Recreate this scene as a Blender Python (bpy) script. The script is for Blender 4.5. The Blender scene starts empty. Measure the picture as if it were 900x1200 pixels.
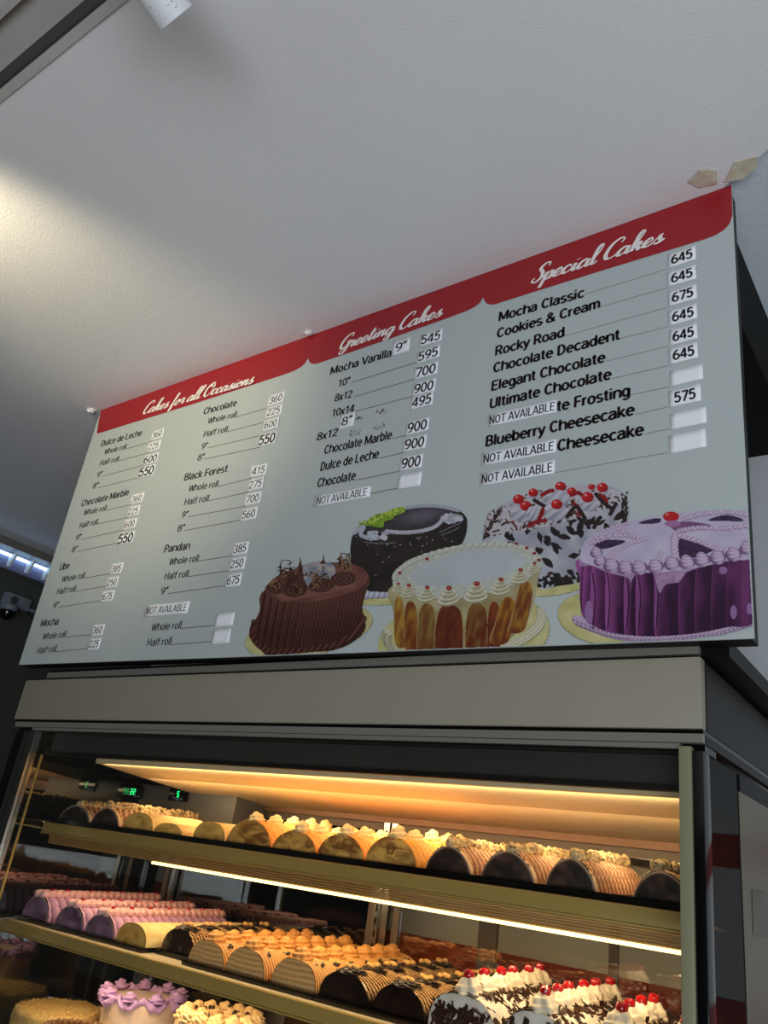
import bpy, bmesh, math, random
import numpy as np
from mathutils import Vector, Matrix

# ------------------------------------------------------------------ camera, world, lights
PI = math.pi
SC = bpy.context.scene
COL = SC.collection
EYE = 1.5
# camera frame solved from the photograph's three vanishing directions (image 900 x 1200)
_c = np.array([450., 600.]); _v1 = np.array([-870., 815.]); _v2 = np.array([768., -1537.])
FPX = float(np.sqrt(-(_v1 - _c) @ (_v2 - _c)))
_d1 = np.array([*(_v1 - _c), FPX]); _d2 = np.array([*(_v2 - _c), FPX])
_Z = _d2 / np.linalg.norm(_d2); _X = -_d1 / np.linalg.norm(_d1); _X = _X - _Z * (_X @ _Z); _X /= np.linalg.norm(_X)
_Y = np.cross(_Z, _X)
RW = np.array([_X, _Y, _Z])

def onY(px, py, Y):
    """point of the vertical plane y = Y seen at a pixel of the photograph"""
    r = RW @ np.array([px - 450, py - 600, FPX]); r = r * Y / r[1]
    return np.array([r[0], Y, r[2] + EYE])

cam = bpy.data.cameras.new('camera'); camo = bpy.data.objects.new('camera', cam); COL.objects.link(camo)
cam.sensor_fit = 'VERTICAL'; cam.sensor_height = 36.0; cam.lens = FPX / 1200 * 36.0
cam.clip_start = 0.02; cam.clip_end = 60
camo.matrix_world = Matrix(((RW[0][0], -RW[0][1], -RW[0][2], 0), (RW[1][0], -RW[1][1], -RW[1][2], 0),
                            (RW[2][0], -RW[2][1], -RW[2][2], EYE), (0, 0, 0, 1)))
SC.camera = camo

world = bpy.data.worlds.new('world'); SC.world = world; world.use_nodes = True
world.node_tree.nodes['Background'].inputs[0].default_value = (0.62, 0.72, 0.85, 1)
world.node_tree.nodes['Background'].inputs[1].default_value = 0.05
SC.view_settings.view_transform = 'Standard'; SC.view_settings.look = 'None'
SC.view_settings.gamma = 1.0; SC.view_settings.use_curve_mapping = False
SC.view_settings.exposure = 0.0

def light(name, kind, loc, target, energy, color, **kw):
    l = bpy.data.lights.new(name, kind); l.energy = energy; l.color = color
    for k, v in kw.items(): setattr(l, k, v)
    o = bpy.data.objects.new(name, l); COL.objects.link(o); o.location = loc
    d = Vector(target) - Vector(loc); o.rotation_euler = d.to_track_quat('-Z', 'Y').to_euler()
    return o

COOL = (0.87, 0.93, 1.0); WARM = (1.0, 0.72, 0.40)
# daylight from the shop front, behind and to the right of the camera
light('shop_window_daylight', 'AREA', (1.5, -2.1, 0.62), (-0.9, 1.0, 2.85), 122, COOL, shape='RECTANGLE', size=4.2, size_y=1.3)
# warm display spot on the track left of the frame: it grazes the ceiling and lands on the board
light('track_spot_light', 'SPOT', (-1.78, 0.12, 2.66), (-1.98, 1.30, 2.70), 32, (1.0, 0.86, 0.55), spot_size=math.radians(75), spot_blend=0.9, shadow_soft_size=0.05)

# ------------------------------------------------------------------ helpers
def thing(name, label, cat, loc=(0, 0, 0), rot=(0, 0, 0), group=None):
    o = bpy.data.objects.new(name, None); COL.objects.link(o)
    o.empty_display_size = 0.05
    o.location = loc; o.rotation_euler = rot
    o['label'] = label; o['category'] = cat
    if group: o['group'] = group
    return o

def put(name, me, mat, parent=None, loc=None, rot=None, scale=None, label=None, kind=None):
    o = bpy.data.objects.new(name, me); COL.objects.link(o)
    if mat is not None and len(me.materials) == 0:
        me.materials.append(mat)
    if parent is not None: o.parent = parent
    if loc is not None: o.location = loc
    if rot is not None: o.rotation_euler = rot
    if scale is not None: o.scale = scale
    if label: o['label'] = label
    if kind: o['kind'] = kind
    return o

def mesh_np(name, V, F, smooth=True, cols=None):
    me = bpy.data.meshes.new(name)
    V = np.asarray(V, dtype=np.float32)
    if isinstance(F, np.ndarray):
        n, k = F.shape
        me.vertices.add(len(V)); me.vertices.foreach_set('co', V.ravel())
        me.loops.add(n * k); me.loops.foreach_set('vertex_index', F.astype(np.int32).ravel())
        me.polygons.add(n); me.polygons.foreach_set('loop_start', np.arange(0, n * k, k, dtype=np.int32))
        me.update(calc_edges=True)
    else:
        me.from_pydata([tuple(map(float, v)) for v in V], [], F); me.update()
    if smooth:
        me.polygons.foreach_set('use_smooth', np.ones(len(me.polygons), dtype=bool))
    if cols is not None:
        a = me.color_attributes.new('col', 'FLOAT_COLOR', 'POINT')
        c4 = np.ones((len(V), 4), dtype=np.float32); c4[:, :3] = cols
        a.data.foreach_set('color', c4.ravel())
    me.validate()
    return me

class MB:
    """collects boxes, prisms and tubes into one mesh"""
    def __init__(s, fn=None): s.V = []; s.F = []; s.fn = fn
    def add(s, V, F):
        b = len(s.V); s.V += [tuple(v) for v in V]; s.F += [tuple(i + b for i in f) for f in F]; return s
    def box(s, x0, x1, y0, y1, z0, z1, bev=0.0):
        if bev > 0:
            bm = bmesh.new(); bmesh.ops.create_cube(bm, size=1)
            for v in bm.verts:
                v.co = ((x0 + x1) / 2 + v.co.x * (x1 - x0), (y0 + y1) / 2 + v.co.y * (y1 - y0), (z0 + z1) / 2 + v.co.z * (z1 - z0))
            bmesh.ops.bevel(bm, geom=bm.edges[:], offset=bev, segments=2, affect='EDGES', profile=0.6)
            bm.verts.index_update()
            s.add([v.co[:] for v in bm.verts], [[v.index for v in f.verts] for f in bm.faces]); bm.free(); return s
        V = [(x, y, z) for x in (x0, x1) for y in (y0, y1) for z in (z0, z1)]
        return s.add(V, [(0, 1, 3, 2), (4, 6, 7, 5), (0, 4, 5, 1), (2, 3, 7, 6), (0, 2, 6, 4), (1, 5, 7, 3)])
    def hexa(s, P):
        """8 corners: bottom ring 0-3, top ring 4-7"""
        return s.add(P, [(3, 2, 1, 0), (4, 5, 6, 7), (0, 1, 5, 4), (1, 2, 6, 5), (2, 3, 7, 6), (3, 0, 4, 7)])
    def tube(s, pts, r, n=10, cap=True):
        pts = [Vector(p) for p in pts]; rings = []
        rr = r if hasattr(r, '__len__') else [r] * len(pts)
        up = Vector((0, 0, 1))
        for i, p in enumerate(pts):
            t = (pts[min(i + 1, len(pts) - 1)] - pts[max(i - 1, 0)]).normalized()
            a = t.cross(up); a = a.normalized() if a.length > 1e-4 else Vector((1, 0, 0))
            b = a.cross(t).normalized()
            rings.append([p + (a * math.cos(q) + b * math.sin(q)) * rr[i] for q in [2 * PI * k / n for k in range(n)]])
        V = [v[:] for rg in rings for v in rg]; F = []
        for i in range(len(pts) - 1):
            for k in range(n):
                F.append((i * n + k, i * n + (k + 1) % n, (i + 1) * n + (k + 1) % n, (i + 1) * n + k))
        if cap: F += [tuple(range(n))[::-1], tuple((len(pts) - 1) * n + k for k in range(n))]
        return s.add(V, F)
    def lathe(s, prof, n=32, c=(0, 0, 0)):
        V = []; F = []
        for r, z in prof:
            for k in range(n): V.append((c[0] + r * math.cos(2 * PI * k / n), c[1] + r * math.sin(2 * PI * k / n), c[2] + z))
        for i in range(len(prof) - 1):
            for k in range(n): F.append((i * n + k, i * n + (k + 1) % n, (i + 1) * n + (k + 1) % n, (i + 1) * n + k))
        return s.add(V, F)
    def me(s, name, smooth=False):
        V = [s.fn(v) for v in s.V] if s.fn else s.V
        me = bpy.data.meshes.new(name); me.from_pydata(V, [], s.F); me.update()
        bm = bmesh.new(); bm.from_mesh(me); bmesh.ops.recalc_face_normals(bm, faces=bm.faces[:]); bm.to_mesh(me); bm.free()
        if smooth:
            me.polygons.foreach_set('use_smooth', np.ones(len(me.polygons), dtype=bool))
            try: me.set_sharp_from_angle(angle=math.radians(40))
            except Exception: pass
        return me
    def put(s, name, mat, parent=None, smooth=False, **kw):
        return put(name, s.me(name, smooth), mat, parent, **kw)

def lin(c):
    return tuple(((v / 255) / 12.92 if v / 255 <= 0.04045 else ((v / 255 + 0.055) / 1.055) ** 2.4) for v in c)

MATS = {}
def mat(name, color=(200, 200, 200), rough=0.5, metal=0.0, spec=0.5, bump=None, var=0.0, vscale=20, vcol=False, emit=None,
        sss=0.0, coat=0.0, color2=None, detail=4):
    """color in sRGB 0-255; bump = (scale, strength, distance); var mixes towards color2 by noise"""
    if name in MATS: return MATS[name]
    m = bpy.data.materials.new(name); m.use_nodes = True; nt = m.node_tree; N = nt.nodes; L = nt.links
    b = N['Principled BSDF']
    c = (*lin(color), 1)
    b.inputs['Base Color'].default_value = c
    b.inputs['Roughness'].default_value = rough; b.inputs['Metallic'].default_value = metal
    b.inputs['Specular IOR Level'].default_value = spec
    b.inputs['Coat Weight'].default_value = coat
    if sss:
        b.inputs['Subsurface Weight'].default_value = sss; b.inputs['Subsurface Radius'].default_value = (0.01, 0.006, 0.003); b.inputs['Subsurface Scale'].default_value = 1.0
    tc = N.new('ShaderNodeTexCoord')
    src = None
    if vcol:
        a = N.new('ShaderNodeVertexColor'); a.layer_name = 'col'; src = a.outputs['Color']
    if var > 0:
        nz = N.new('ShaderNodeTexNoise'); nz.inputs['Scale'].default_value = vscale; nz.inputs['Detail'].default_value = detail
        L.new(tc.outputs['Object'], nz.inputs['Vector'])
        rp = N.new('ShaderNodeMapRange'); rp.inputs['From Min'].default_value = 0.3; rp.inputs['From Max'].default_value = 0.7
        rp.inputs['To Max'].default_value = var
        L.new(nz.outputs['Fac'], rp.inputs['Value'])
        mx = N.new('ShaderNodeMix'); mx.data_type = 'RGBA'
        L.new(rp.outputs['Result'], mx.inputs['Factor'])
        if src: L.new(src, mx.inputs['A'])
        else: mx.inputs['A'].default_value = c
        c2 = lin(color2) if color2 else tuple(v * 0.6 for v in c[:3])
        mx.inputs['B'].default_value = (*c2, 1)
        src = mx.outputs['Result']
    if src: L.new(src, b.inputs['Base Color'])
    if bump:
        nz = N.new('ShaderNodeTexNoise'); nz.inputs['Scale'].default_value = bump[0]; nz.inputs['Detail'].default_value = 5
        L.new(tc.outputs['Object'], nz.inputs['Vector'])
        bp = N.new('ShaderNodeBump'); bp.inputs['Strength'].default_value = bump[1]; bp.inputs['Distance'].default_value = bump[2]
        L.new(nz.outputs['Fac'], bp.inputs['Height']); L.new(bp.outputs['Normal'], b.inputs['Normal'])
    if emit:
        b.inputs['Emission Color'].default_value = (*lin(emit[0]), 1); b.inputs['Emission Strength'].default_value = emit[1]
    MATS[name] = m
    return m

def glass_mat(name, tint=(1, 1, 1), refl=0.06, boost=0.5, rough=0.0):
    """thin pane: clear transmission plus a mirror part that grows towards grazing"""
    m = bpy.data.materials.new(name); m.use_nodes = True; nt = m.node_tree; N = nt.nodes; L = nt.links
    N.remove(N['Principled BSDF'])
    t = N.new('ShaderNodeBsdfTransparent'); t.inputs[0].default_value = (*tint, 1)
    g = N.new('ShaderNodeBsdfGlossy'); g.inputs['Roughness'].default_value = rough
    lw = N.new('ShaderNodeLayerWeight'); lw.inputs['Blend'].default_value = 0.25
    mr = N.new('ShaderNodeMapRange'); mr.inputs['To Min'].default_value = refl; mr.inputs['To Max'].default_value = boost
    L.new(lw.outputs['Facing'], mr.inputs['Value'])
    mx = N.new('ShaderNodeMixShader'); L.new(mr.outputs[0], mx.inputs[0]); L.new(t.outputs[0], mx.inputs[1]); L.new(g.outputs[0], mx.inputs[2])
    L.new(mx.outputs[0], N['Material Output'].inputs['Surface'])
    MATS[name] = m
    return m

def noise1(x, seed, n=64):
    R_ = np.random.RandomState(seed); t = R_.rand(n); x = x * n; i = np.floor(x).astype(int); f = x - i; f = f * f * (3 - 2 * f)
    return t[i % n] * (1 - f) + t[(i + 1) % n] * f
def noise2(x, y, seed, n=32):
    R_ = np.random.RandomState(seed); t = R_.rand(n, n); xi = np.floor(x).astype(int); yi = np.floor(y).astype(int)
    fx = x - xi; fy = y - yi; fx = fx * fx * (3 - 2 * fx); fy = fy * fy * (3 - 2 * fy)
    g = lambda a, b: t[a % n, b % n]
    return (g(xi, yi) * (1 - fx) + g(xi + 1, yi) * fx) * (1 - fy) + (g(xi, yi + 1) * (1 - fx) + g(xi + 1, yi + 1) * fx) * fy
def mixc(a, b, t): return np.asarray(a)[None] * (1 - t[:, None]) + np.asarray(b)[None] * t[:, None]


# ------------------------------------------------------------------ materials
M_ceil = mat('ceiling_paint', (238, 238, 240), 0.6, bump=(210, 0.3, 0.003), var=0.3, vscale=2.2, color2=(224, 222, 224))
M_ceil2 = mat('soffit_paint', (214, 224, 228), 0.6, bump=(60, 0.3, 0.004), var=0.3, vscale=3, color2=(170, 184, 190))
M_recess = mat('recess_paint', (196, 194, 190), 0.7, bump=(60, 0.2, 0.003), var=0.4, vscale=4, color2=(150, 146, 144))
M_darkface = mat('recess_painted_shade', (60, 60, 60), 0.7)  # dark grey paints in the shade on the upright face of the ceiling step
M_wall = mat('wall_paint', (196, 200, 202), 0.7, bump=(90, 0.2, 0.003), var=0.3, vscale=3, color2=(180, 184, 188))
M_walldark = mat('far_wall_paint', (66, 67, 60), 0.8, bump=(60, 0.2, 0.003), var=0.3, vscale=2)
M_floor = mat('floor_tile', (120, 112, 100), 0.4, var=0.5, vscale=5)
M_beam = mat('dark_beam_paint', (12, 11, 11), 0.7, spec=0.15)
M_upper = mat('upper_wall_paint', (104, 96, 92), 0.7)
M_ledge = mat('ledge_wood', (96, 84, 72), 0.6, var=0.5, vscale=30)
M_steel = mat('brushed_steel', (176, 176, 172), 0.22, 1.0, bump=(300, 0.05, 0.001))
M_steel2 = mat('dull_steel', (150, 150, 146), 0.38, 1.0)
M_black = mat('black_trim', (12, 12, 13), 0.45, spec=0.2)
M_blackgloss = mat('black_gloss', (10, 10, 11), 0.12)
M_white = mat('white_plastic', (225, 225, 222), 0.4)
M_board = mat('menu_vinyl', (184, 193, 192), 0.34, var=0.12, vscale=3, color2=(172, 182, 182))
M_boardedge = mat('menu_board_edge', (190, 190, 188), 0.5)
M_red = mat('red_vinyl', (158, 20, 30), 0.34)
M_headtxt = mat('heading_ink', (240, 232, 228), 0.4)
M_ink = mat('menu_ink', (30, 16, 16), 0.6, spec=0.2)
M_line = mat('leader_ink', (120, 84, 80), 0.6)
M_paper = mat('sticker_paper', (244, 246, 250), 0.55, bump=(40, 0.2, 0.002))
M_print = mat('number_ink', (18, 18, 20), 0.5)
M_smudge = mat('tape_residue', (176, 172, 166), 0.6, var=0.6, vscale=120, color2=(140, 138, 134))
M_fascia = mat('fascia_enamel', (148, 142, 126), 0.42, bump=(12, 0.1, 0.002), var=0.25, vscale=9, color2=(134, 128, 112))
M_scratch = mat('scratch_paint', (172, 166, 150), 0.5)
M_gold = mat('gold_anodised', (206, 178, 100), 0.5, 0.4, var=0.3, vscale=6, color2=(150, 124, 66))
M_olive = mat('olive_glass_edge', (196, 166, 94), 0.3, 0.2, var=0.3, vscale=5, color2=(160, 132, 72))
M_led = mat('led_diffuser', (255, 240, 190), 0.4, emit=((255, 222, 140), 4.0))
M_canopy = mat('canopy_cream_enamel', (238, 214, 170), 0.45)
M_digit = mat('green_digits', (0, 120, 60), 0.4, emit=((20, 255, 130), 2.2))
M_tube = mat('fluorescent_tube', (220, 235, 255), 0.4, emit=((170, 215, 255), 5))
M_redstripe = mat('red_wall_stripe', (150, 40, 26), 0.5, bump=(60, 0.3, 0.003), var=0.5, vscale=30, color2=(120, 30, 22))
M_shelfglass = glass_mat('shelf_glass', (0.86, 0.92, 0.86), 0.06, 0.5)
M_front = glass_mat('front_glass', (0.92, 0.93, 0.92), 0.03, 0.30)
M_side = glass_mat('side_glass', (0.50, 0.50, 0.49), 0.22, 0.6)
M_sideR = glass_mat('side_glass_tinted', (0.12, 0.10, 0.08), 0.04, 0.17)
M_backdark = glass_mat('smoked_rear_glass', (0.14, 0.135, 0.13), 0.07, 0.35)
M_back = glass_mat('rear_door_glass', (0.97, 0.97, 0.95), 0.10, 0.5)
# ------------------------------------------------------------------ the room
def struct(name, mb, m, smooth=False):
    o = mb.put(name, m, None, smooth); o['kind'] = 'structure'; return o
CZ0 = EYE + 1.3115      # ceiling height over the left end of the board; it rises a little to the right
def TC(v): return (v[0], v[1], v[2] + CZ0 + 0.0153 * (v[0] + 2.375))
CZ = CZ0 + 0.034
WY = 2.06               # wall behind the case
struct('floor', MB().box(-4.3, 4.4, -3.2, 5.0, -0.1, 0.0), M_floor)
mb = MB(TC); pl = [(-2.375, .392), (1.295, .392), (-.300, 1.306), (-2.375, 1.306)]
struct('ceiling', mb.add([(x, y, z) for z in (0, .02) for x, y in pl], [(3, 2, 1, 0), (4, 5, 6, 7), (0, 1, 5, 4), (1, 2, 6, 5), (2, 3, 7, 6), (3, 0, 4, 7)]), M_ceil)
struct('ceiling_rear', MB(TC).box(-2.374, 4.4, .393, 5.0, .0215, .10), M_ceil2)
struct('ceiling_side', MB().box(-4.2, -2.3755, .392, 5.0, CZ0, CZ0 + .02), M_ceil)
struct('trim_1', MB(TC).box(-4.2, 4.4, 0.374, 0.3915, -0.004, 0.10), M_recess)              # lip of the raised ceiling field
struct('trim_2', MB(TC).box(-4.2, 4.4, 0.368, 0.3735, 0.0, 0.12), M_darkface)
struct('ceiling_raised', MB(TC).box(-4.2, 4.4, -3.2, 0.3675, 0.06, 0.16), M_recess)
struct('trim_3', MB(TC).box(-4.2, 4.4, 0.285, 0.30, 0.045, 0.0595), M_recess)
struct('wall_back', MB().box(-2.75, 4.4, WY, WY + 0.1, 0, EYE + 1.25), M_wall)
struct('trim_4', MB().box(-2.75, 4.4, WY - 0.05, WY + 0.1, EYE + 1.25, EYE + 1.265), M_ledge)
struct('trim_5', MB().box(-2.75, 4.4, WY - 0.04, WY + 0.1, EYE + 1.265, CZ0 + .02), M_upper)
struct('wall_left', MB().box(-4.3, -4.2, -3.2, 5.0, 0, CZ + .1), M_walldark)
struct('wall_far', MB().box(-4.3, -2.75, 4.9, 5.0, 0, CZ + .1), M_walldark)
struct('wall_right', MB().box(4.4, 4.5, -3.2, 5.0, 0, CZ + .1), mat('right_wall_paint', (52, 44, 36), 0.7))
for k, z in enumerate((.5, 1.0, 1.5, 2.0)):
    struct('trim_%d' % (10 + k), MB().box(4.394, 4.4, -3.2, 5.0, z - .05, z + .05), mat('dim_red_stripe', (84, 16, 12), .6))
# dark boxed beam running back behind the right end of the board
struct('beam', MB().box(-0.90, -0.307, 1.45, WY, EYE + 1.13, CZ0 + .044), M_beam)
for k, z in enumerate((-0.86, -0.53, -0.2, 0.13)):
    s_ = struct('trim_%d' % (6 + k), MB().box(-2.75, 4.4, WY - 0.006, WY, EYE + z - 0.035, EYE + z + 0.035), M_redstripe)
# front of the shop behind the camera: mullions that show up in reflections
struct('wall_front', MB().box(-4.3, 0.2, -3.3, -3.2, 0, CZ + .1), M_walldark)

# fluorescent louvre luminaire high on the left wall
t = thing('louvre_light', 'lit fluorescent louvre light high on the dark wall left of the menu board', 'light', (-4.2, 2.2, EYE + 1.222))
MB().box(0.0, 0.10, -1.6, 1.6, 0.045, 0.085).put('housing', mat('luminaire_housing', (120, 116, 108), 0.5), t)
MB().tube([(0.03, -1.55, 0.022), (0.03, 1.55, 0.022)], 0.008, 12).put('fluorescent_tube', M_tube, t, True)
MB().box(0.002, 0.012, -1.6, 1.6, -0.05, 0.045).put('reflector', mat('lilac_reflector', (120, 118, 150), .5), t)
lb = MB()
lb.add([(0.0, 0, 0.03), (0.085, 0, 0.03), (0.085, 0.012, 0.03), (0.0, 0.012, 0.03), (0.0, 0, -0.035), (0.045, 0, -0.042), (0.045, 0.012, -0.042), (0.0, 0.012, -0.035)],
       [(0, 1, 2, 3), (7, 6, 5, 4), (0, 4, 5, 1), (1, 5, 6, 2), (2, 6, 7, 3), (3, 7, 4, 0)])
lme = lb.me('louvre_blade')
for k in range(27):
    put('louvre_blade', lme, M_white, t, (0, -1.45 + k * 0.108, 0))

# small surveillance device on the left wall
p = onY(10, 700, 2.15); xw = -4.2
t = thing('security_camera', 'white box with black dome camera and cable on the dark wall at far left', 'camera', (xw, 2.16, EYE + 1.015))
t.scale = (.8, .75, .75); M_cam = mat('device_grey', (120, 128, 136), .5)
MB().box(0, 0.05, -0.10, 0.10, -0.04, 0.05, 0.006).put('junction_box', M_cam, t, True)
MB().tube([(0.052, -0.03, 0.005), (0.058, -0.03, 0.005)], 0.028, 20).put('cover_disc', M_steel2, t, True)
MB().tube([(0.03, 0.10, -0.02), (0.03, 0.5, -0.02)], 0.012, 12).put('conduit', M_cam, t, True)
MB().tube([(0.03, 0.08, -0.03), (0.05, 0.18, -0.09), (0.04, 0.34, -0.11), (0.03, 0.5, -0.10)], 0.004, 8).put('cable', M_black, t, True)
MB().lathe([(0.0001, -0.045), (0.06, -0.05), (0.062, -0.07), (0.052, -0.085)], 24, (0.07, -0.06, 0)).put('mount', M_cam, t, True)
MB().lathe([(0.05, -0.085), (0.048, -0.115), (0.03, -0.145), (0.0001, -0.155)], 24, (0.07, -0.06, 0)).put('dome', M_blackgloss, t, True)

# white track spot hanging from the ceiling, top of the picture
t = thing('track_spotlight', 'white cylindrical spotlight with rust specks hanging from the ceiling above the board', 'light', (-0.914, 0.416, EYE + 1.2))
d = Vector((0.037, 0.953, -0.302)).normalized()
a = Vector((0.0, 0.0, 0.0)); 
MB().tube([a - d * 0.16, a], 0.034, 32, cap=False).put('shade', mat('spot_enamel', (228, 232, 236), 0.4, var=0.0), t, True)
MB().tube([a - d * 0.02, a - d * 0.022], 0.0325, 24).put('lens', M_steel2, t, True)
MB().tube([a - d * 0.158, a - d * 0.16], 0.034, 32).put('end_cap', M_white, t, True)
MB().tube([a - d * 0.10, (-0.02, -0.08, CZ - EYE - 1.2 + 0.004)], 0.008, 10).put('stem', M_white, t, True)
rs = MB(); R = random.Random(3)
u = d.cross(Vector((1, 0, 0))).normalized(); w = d.cross(u)
for k in range(60):
    ang = R.uniform(0, 2 * PI); l = 0.002 + abs(R.gauss(0, 0.022)); r = R.uniform(0.0004, 0.0012)
    n = (u * math.cos(ang) + w * math.sin(ang)); c = a - d * l + n * 0.0341
    e1 = d; e2 = n.cross(d)
    rs.add([(c + e1 * r * math.cos(q) + e2 * r * math.sin(q))[:] for q in [PI / 3 * i for i in range(6)]], [(0, 1, 2, 3, 4, 5)])
o = rs.put('rust_specks', mat('rust', (96, 58, 36), 0.8), t); o['kind'] = 'stuff'

# peeled paint and tape where the board meets the ceiling
def scrap(px, py, Y, pts, m, label):
    c = onY(px, py, Y); o = MB()
    n = len(pts); R = random.Random(int(px))
    V = [(c[0] + x, c[1] + y, CZ0 + 0.0153 * (c[0] + 2.375) - 0.002 - 0.0025 * R.random()) for x, y in pts]
    V += [(a, b, z + 0.002) for a, b, z in V]
    o.add(V, [tuple(range(n))[::-1], tuple(range(n, 2 * n))] + [(i, (i + 1) % n, n + (i + 1) % n, n + i) for i in range(n)])
    oo = o.put('torn_tape', m); oo['label'] = label; oo['category'] = 'tape'
M_tape = mat('yellowed_tape', (204, 190, 162), 0.5, var=0.7, vscale=60, color2=(228, 222, 208))
scrap(825, 209, 1.26, [(-0.03, -0.01), (0.0, -0.03), (0.028, -0.012), (0.02, 0.02), (-0.015, 0.016)], M_tape, 'yellowed torn tape scrap on the ceiling, left one of two near the board corner')
scrap(868, 200, 1.27, [(-0.035, 0.015), (-0.005, -0.025), (0.035, -0.02), (0.03, 0.005), (0.0, 0.024)], M_tape, 'curled tan tape scrap on the ceiling over the right corner of the board')

# lumps and flakes of loose plaster along the joint between ceiling and board
for px, py, lab, r in ((361, 389, 'white plaster lump on the joint above the middle of the board', .009), (108, 479, 'grey flake of loose paint on the ceiling at the left corner of the board', .012)):
    c = onY(px, py, 1.285); bm = bmesh.new(); bmesh.ops.create_icosphere(bm, subdivisions=2, radius=r); R = random.Random(px)
    for v in bm.verts: v.co = Vector((v.co.x * 1.5, v.co.y, v.co.z * .7)) * R.uniform(.7, 1.25)
    me = bpy.data.meshes.new('plaster'); bm.to_mesh(me); bm.free()
    o = put('plaster_lump', me, M_ceil, None, (c[0], c[1], CZ0 + 0.0153 * (c[0] + 2.375) - r * .35)); o['label'] = lab; o['category'] = 'plaster'
# ------------------------------------------------------------------ menu board
BY = 1.30
def bpt(px, py, off=0.0):
    p = onY(px, py, BY); return np.array([p[0], BY - off, p[2]])
board = thing('menu_board', 'large wall menu board with red banner, cake prices and cake pictures above the display case', 'sign')
cTL, cTR, cBR, cBL = bpt(118, 481), bpt(857, 217), bpt(884, 748), bpt(22, 779)
def quadprism(P, y0, y1):
    return MB().hexa([(P[0][0], y0, P[0][2]), (P[1][0], y0, P[1][2]), (P[1][0], y1, P[1][2]), (P[0][0], y1, P[0][2]),
                      (P[3][0], y0, P[3][2]), (P[2][0], y0, P[2][2]), (P[2][0], y1, P[2][2]), (P[3][0], y1, P[3][2])])
quadprism([cBL, cBR, cTR, cTL], BY, BY + 0.004).put('face_panel', M_board, board)
quadprism([cBL + [.004, 0, .0], cBR + [-.004, 0, .0], cTR + [-.004, 0, -.004], cTL + [.004, 0, -.004]], BY + 0.0045, BY + 0.045).put('frame', M_black, board)

def flat(pts, off, thick=0.0006):
    """thin prism from outline points on the board plane"""
    bm = bmesh.new(); vs = [bm.verts.new((p[0], BY - off, p[2])) for p in pts]
    f = bm.faces.new(vs); bmesh.ops.triangulate(bm, faces=[f]); me = bpy.data.meshes.new('flat'); bm.to_mesh(me); bm.free(); return me
# red banner with its scallops
def arc_px(a, b, bulge, n=8):
    a = np.array(a, float); b = np.array(b, float); m = (a + b) / 2; d = b - a; nrm = np.array([-d[1], d[0]]) * bulge
    return [tuple((1 - t) ** 2 * a + 2 * t * (1 - t) * (m + nrm) + t * t * b) for t in [i / n for i in range(n + 1)]]
ban = [(113.5, 508.5), (225, 474), (330, 440), (345, 434.5), (353, 430), (358, 425.5), (361, 420), (362.5, 424), (365.5, 426.5), (371, 426.5),
       (450, 399.5), (534, 369.5), (547, 364.5), (556, 360), (563, 354.5), (566.5, 348.5), (568, 353), (571.5, 356.5), (578, 357.3),
       (700, 319), (826, 280.5), (838, 276), (848, 270), (855, 262.5), (858.5, 252)]
lo = np.array([bpt(x, y, .0006) for x, y in ban]); k_ = (lo[:, 0] - lo[0, 0]) / (lo[-1, 0] - lo[0, 0])
hi = cTL[None] * (1 - k_[:, None]) + cTR[None] * k_[:, None]; hi[:, 1] = BY - .0006
nb = len(lo); put('banner', mesh_np('banner', np.vstack([lo, hi]), np.array([(i, i + 1, nb + i + 1, nb + i) for i in range(nb - 1)]), False), M_red, board)

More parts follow.
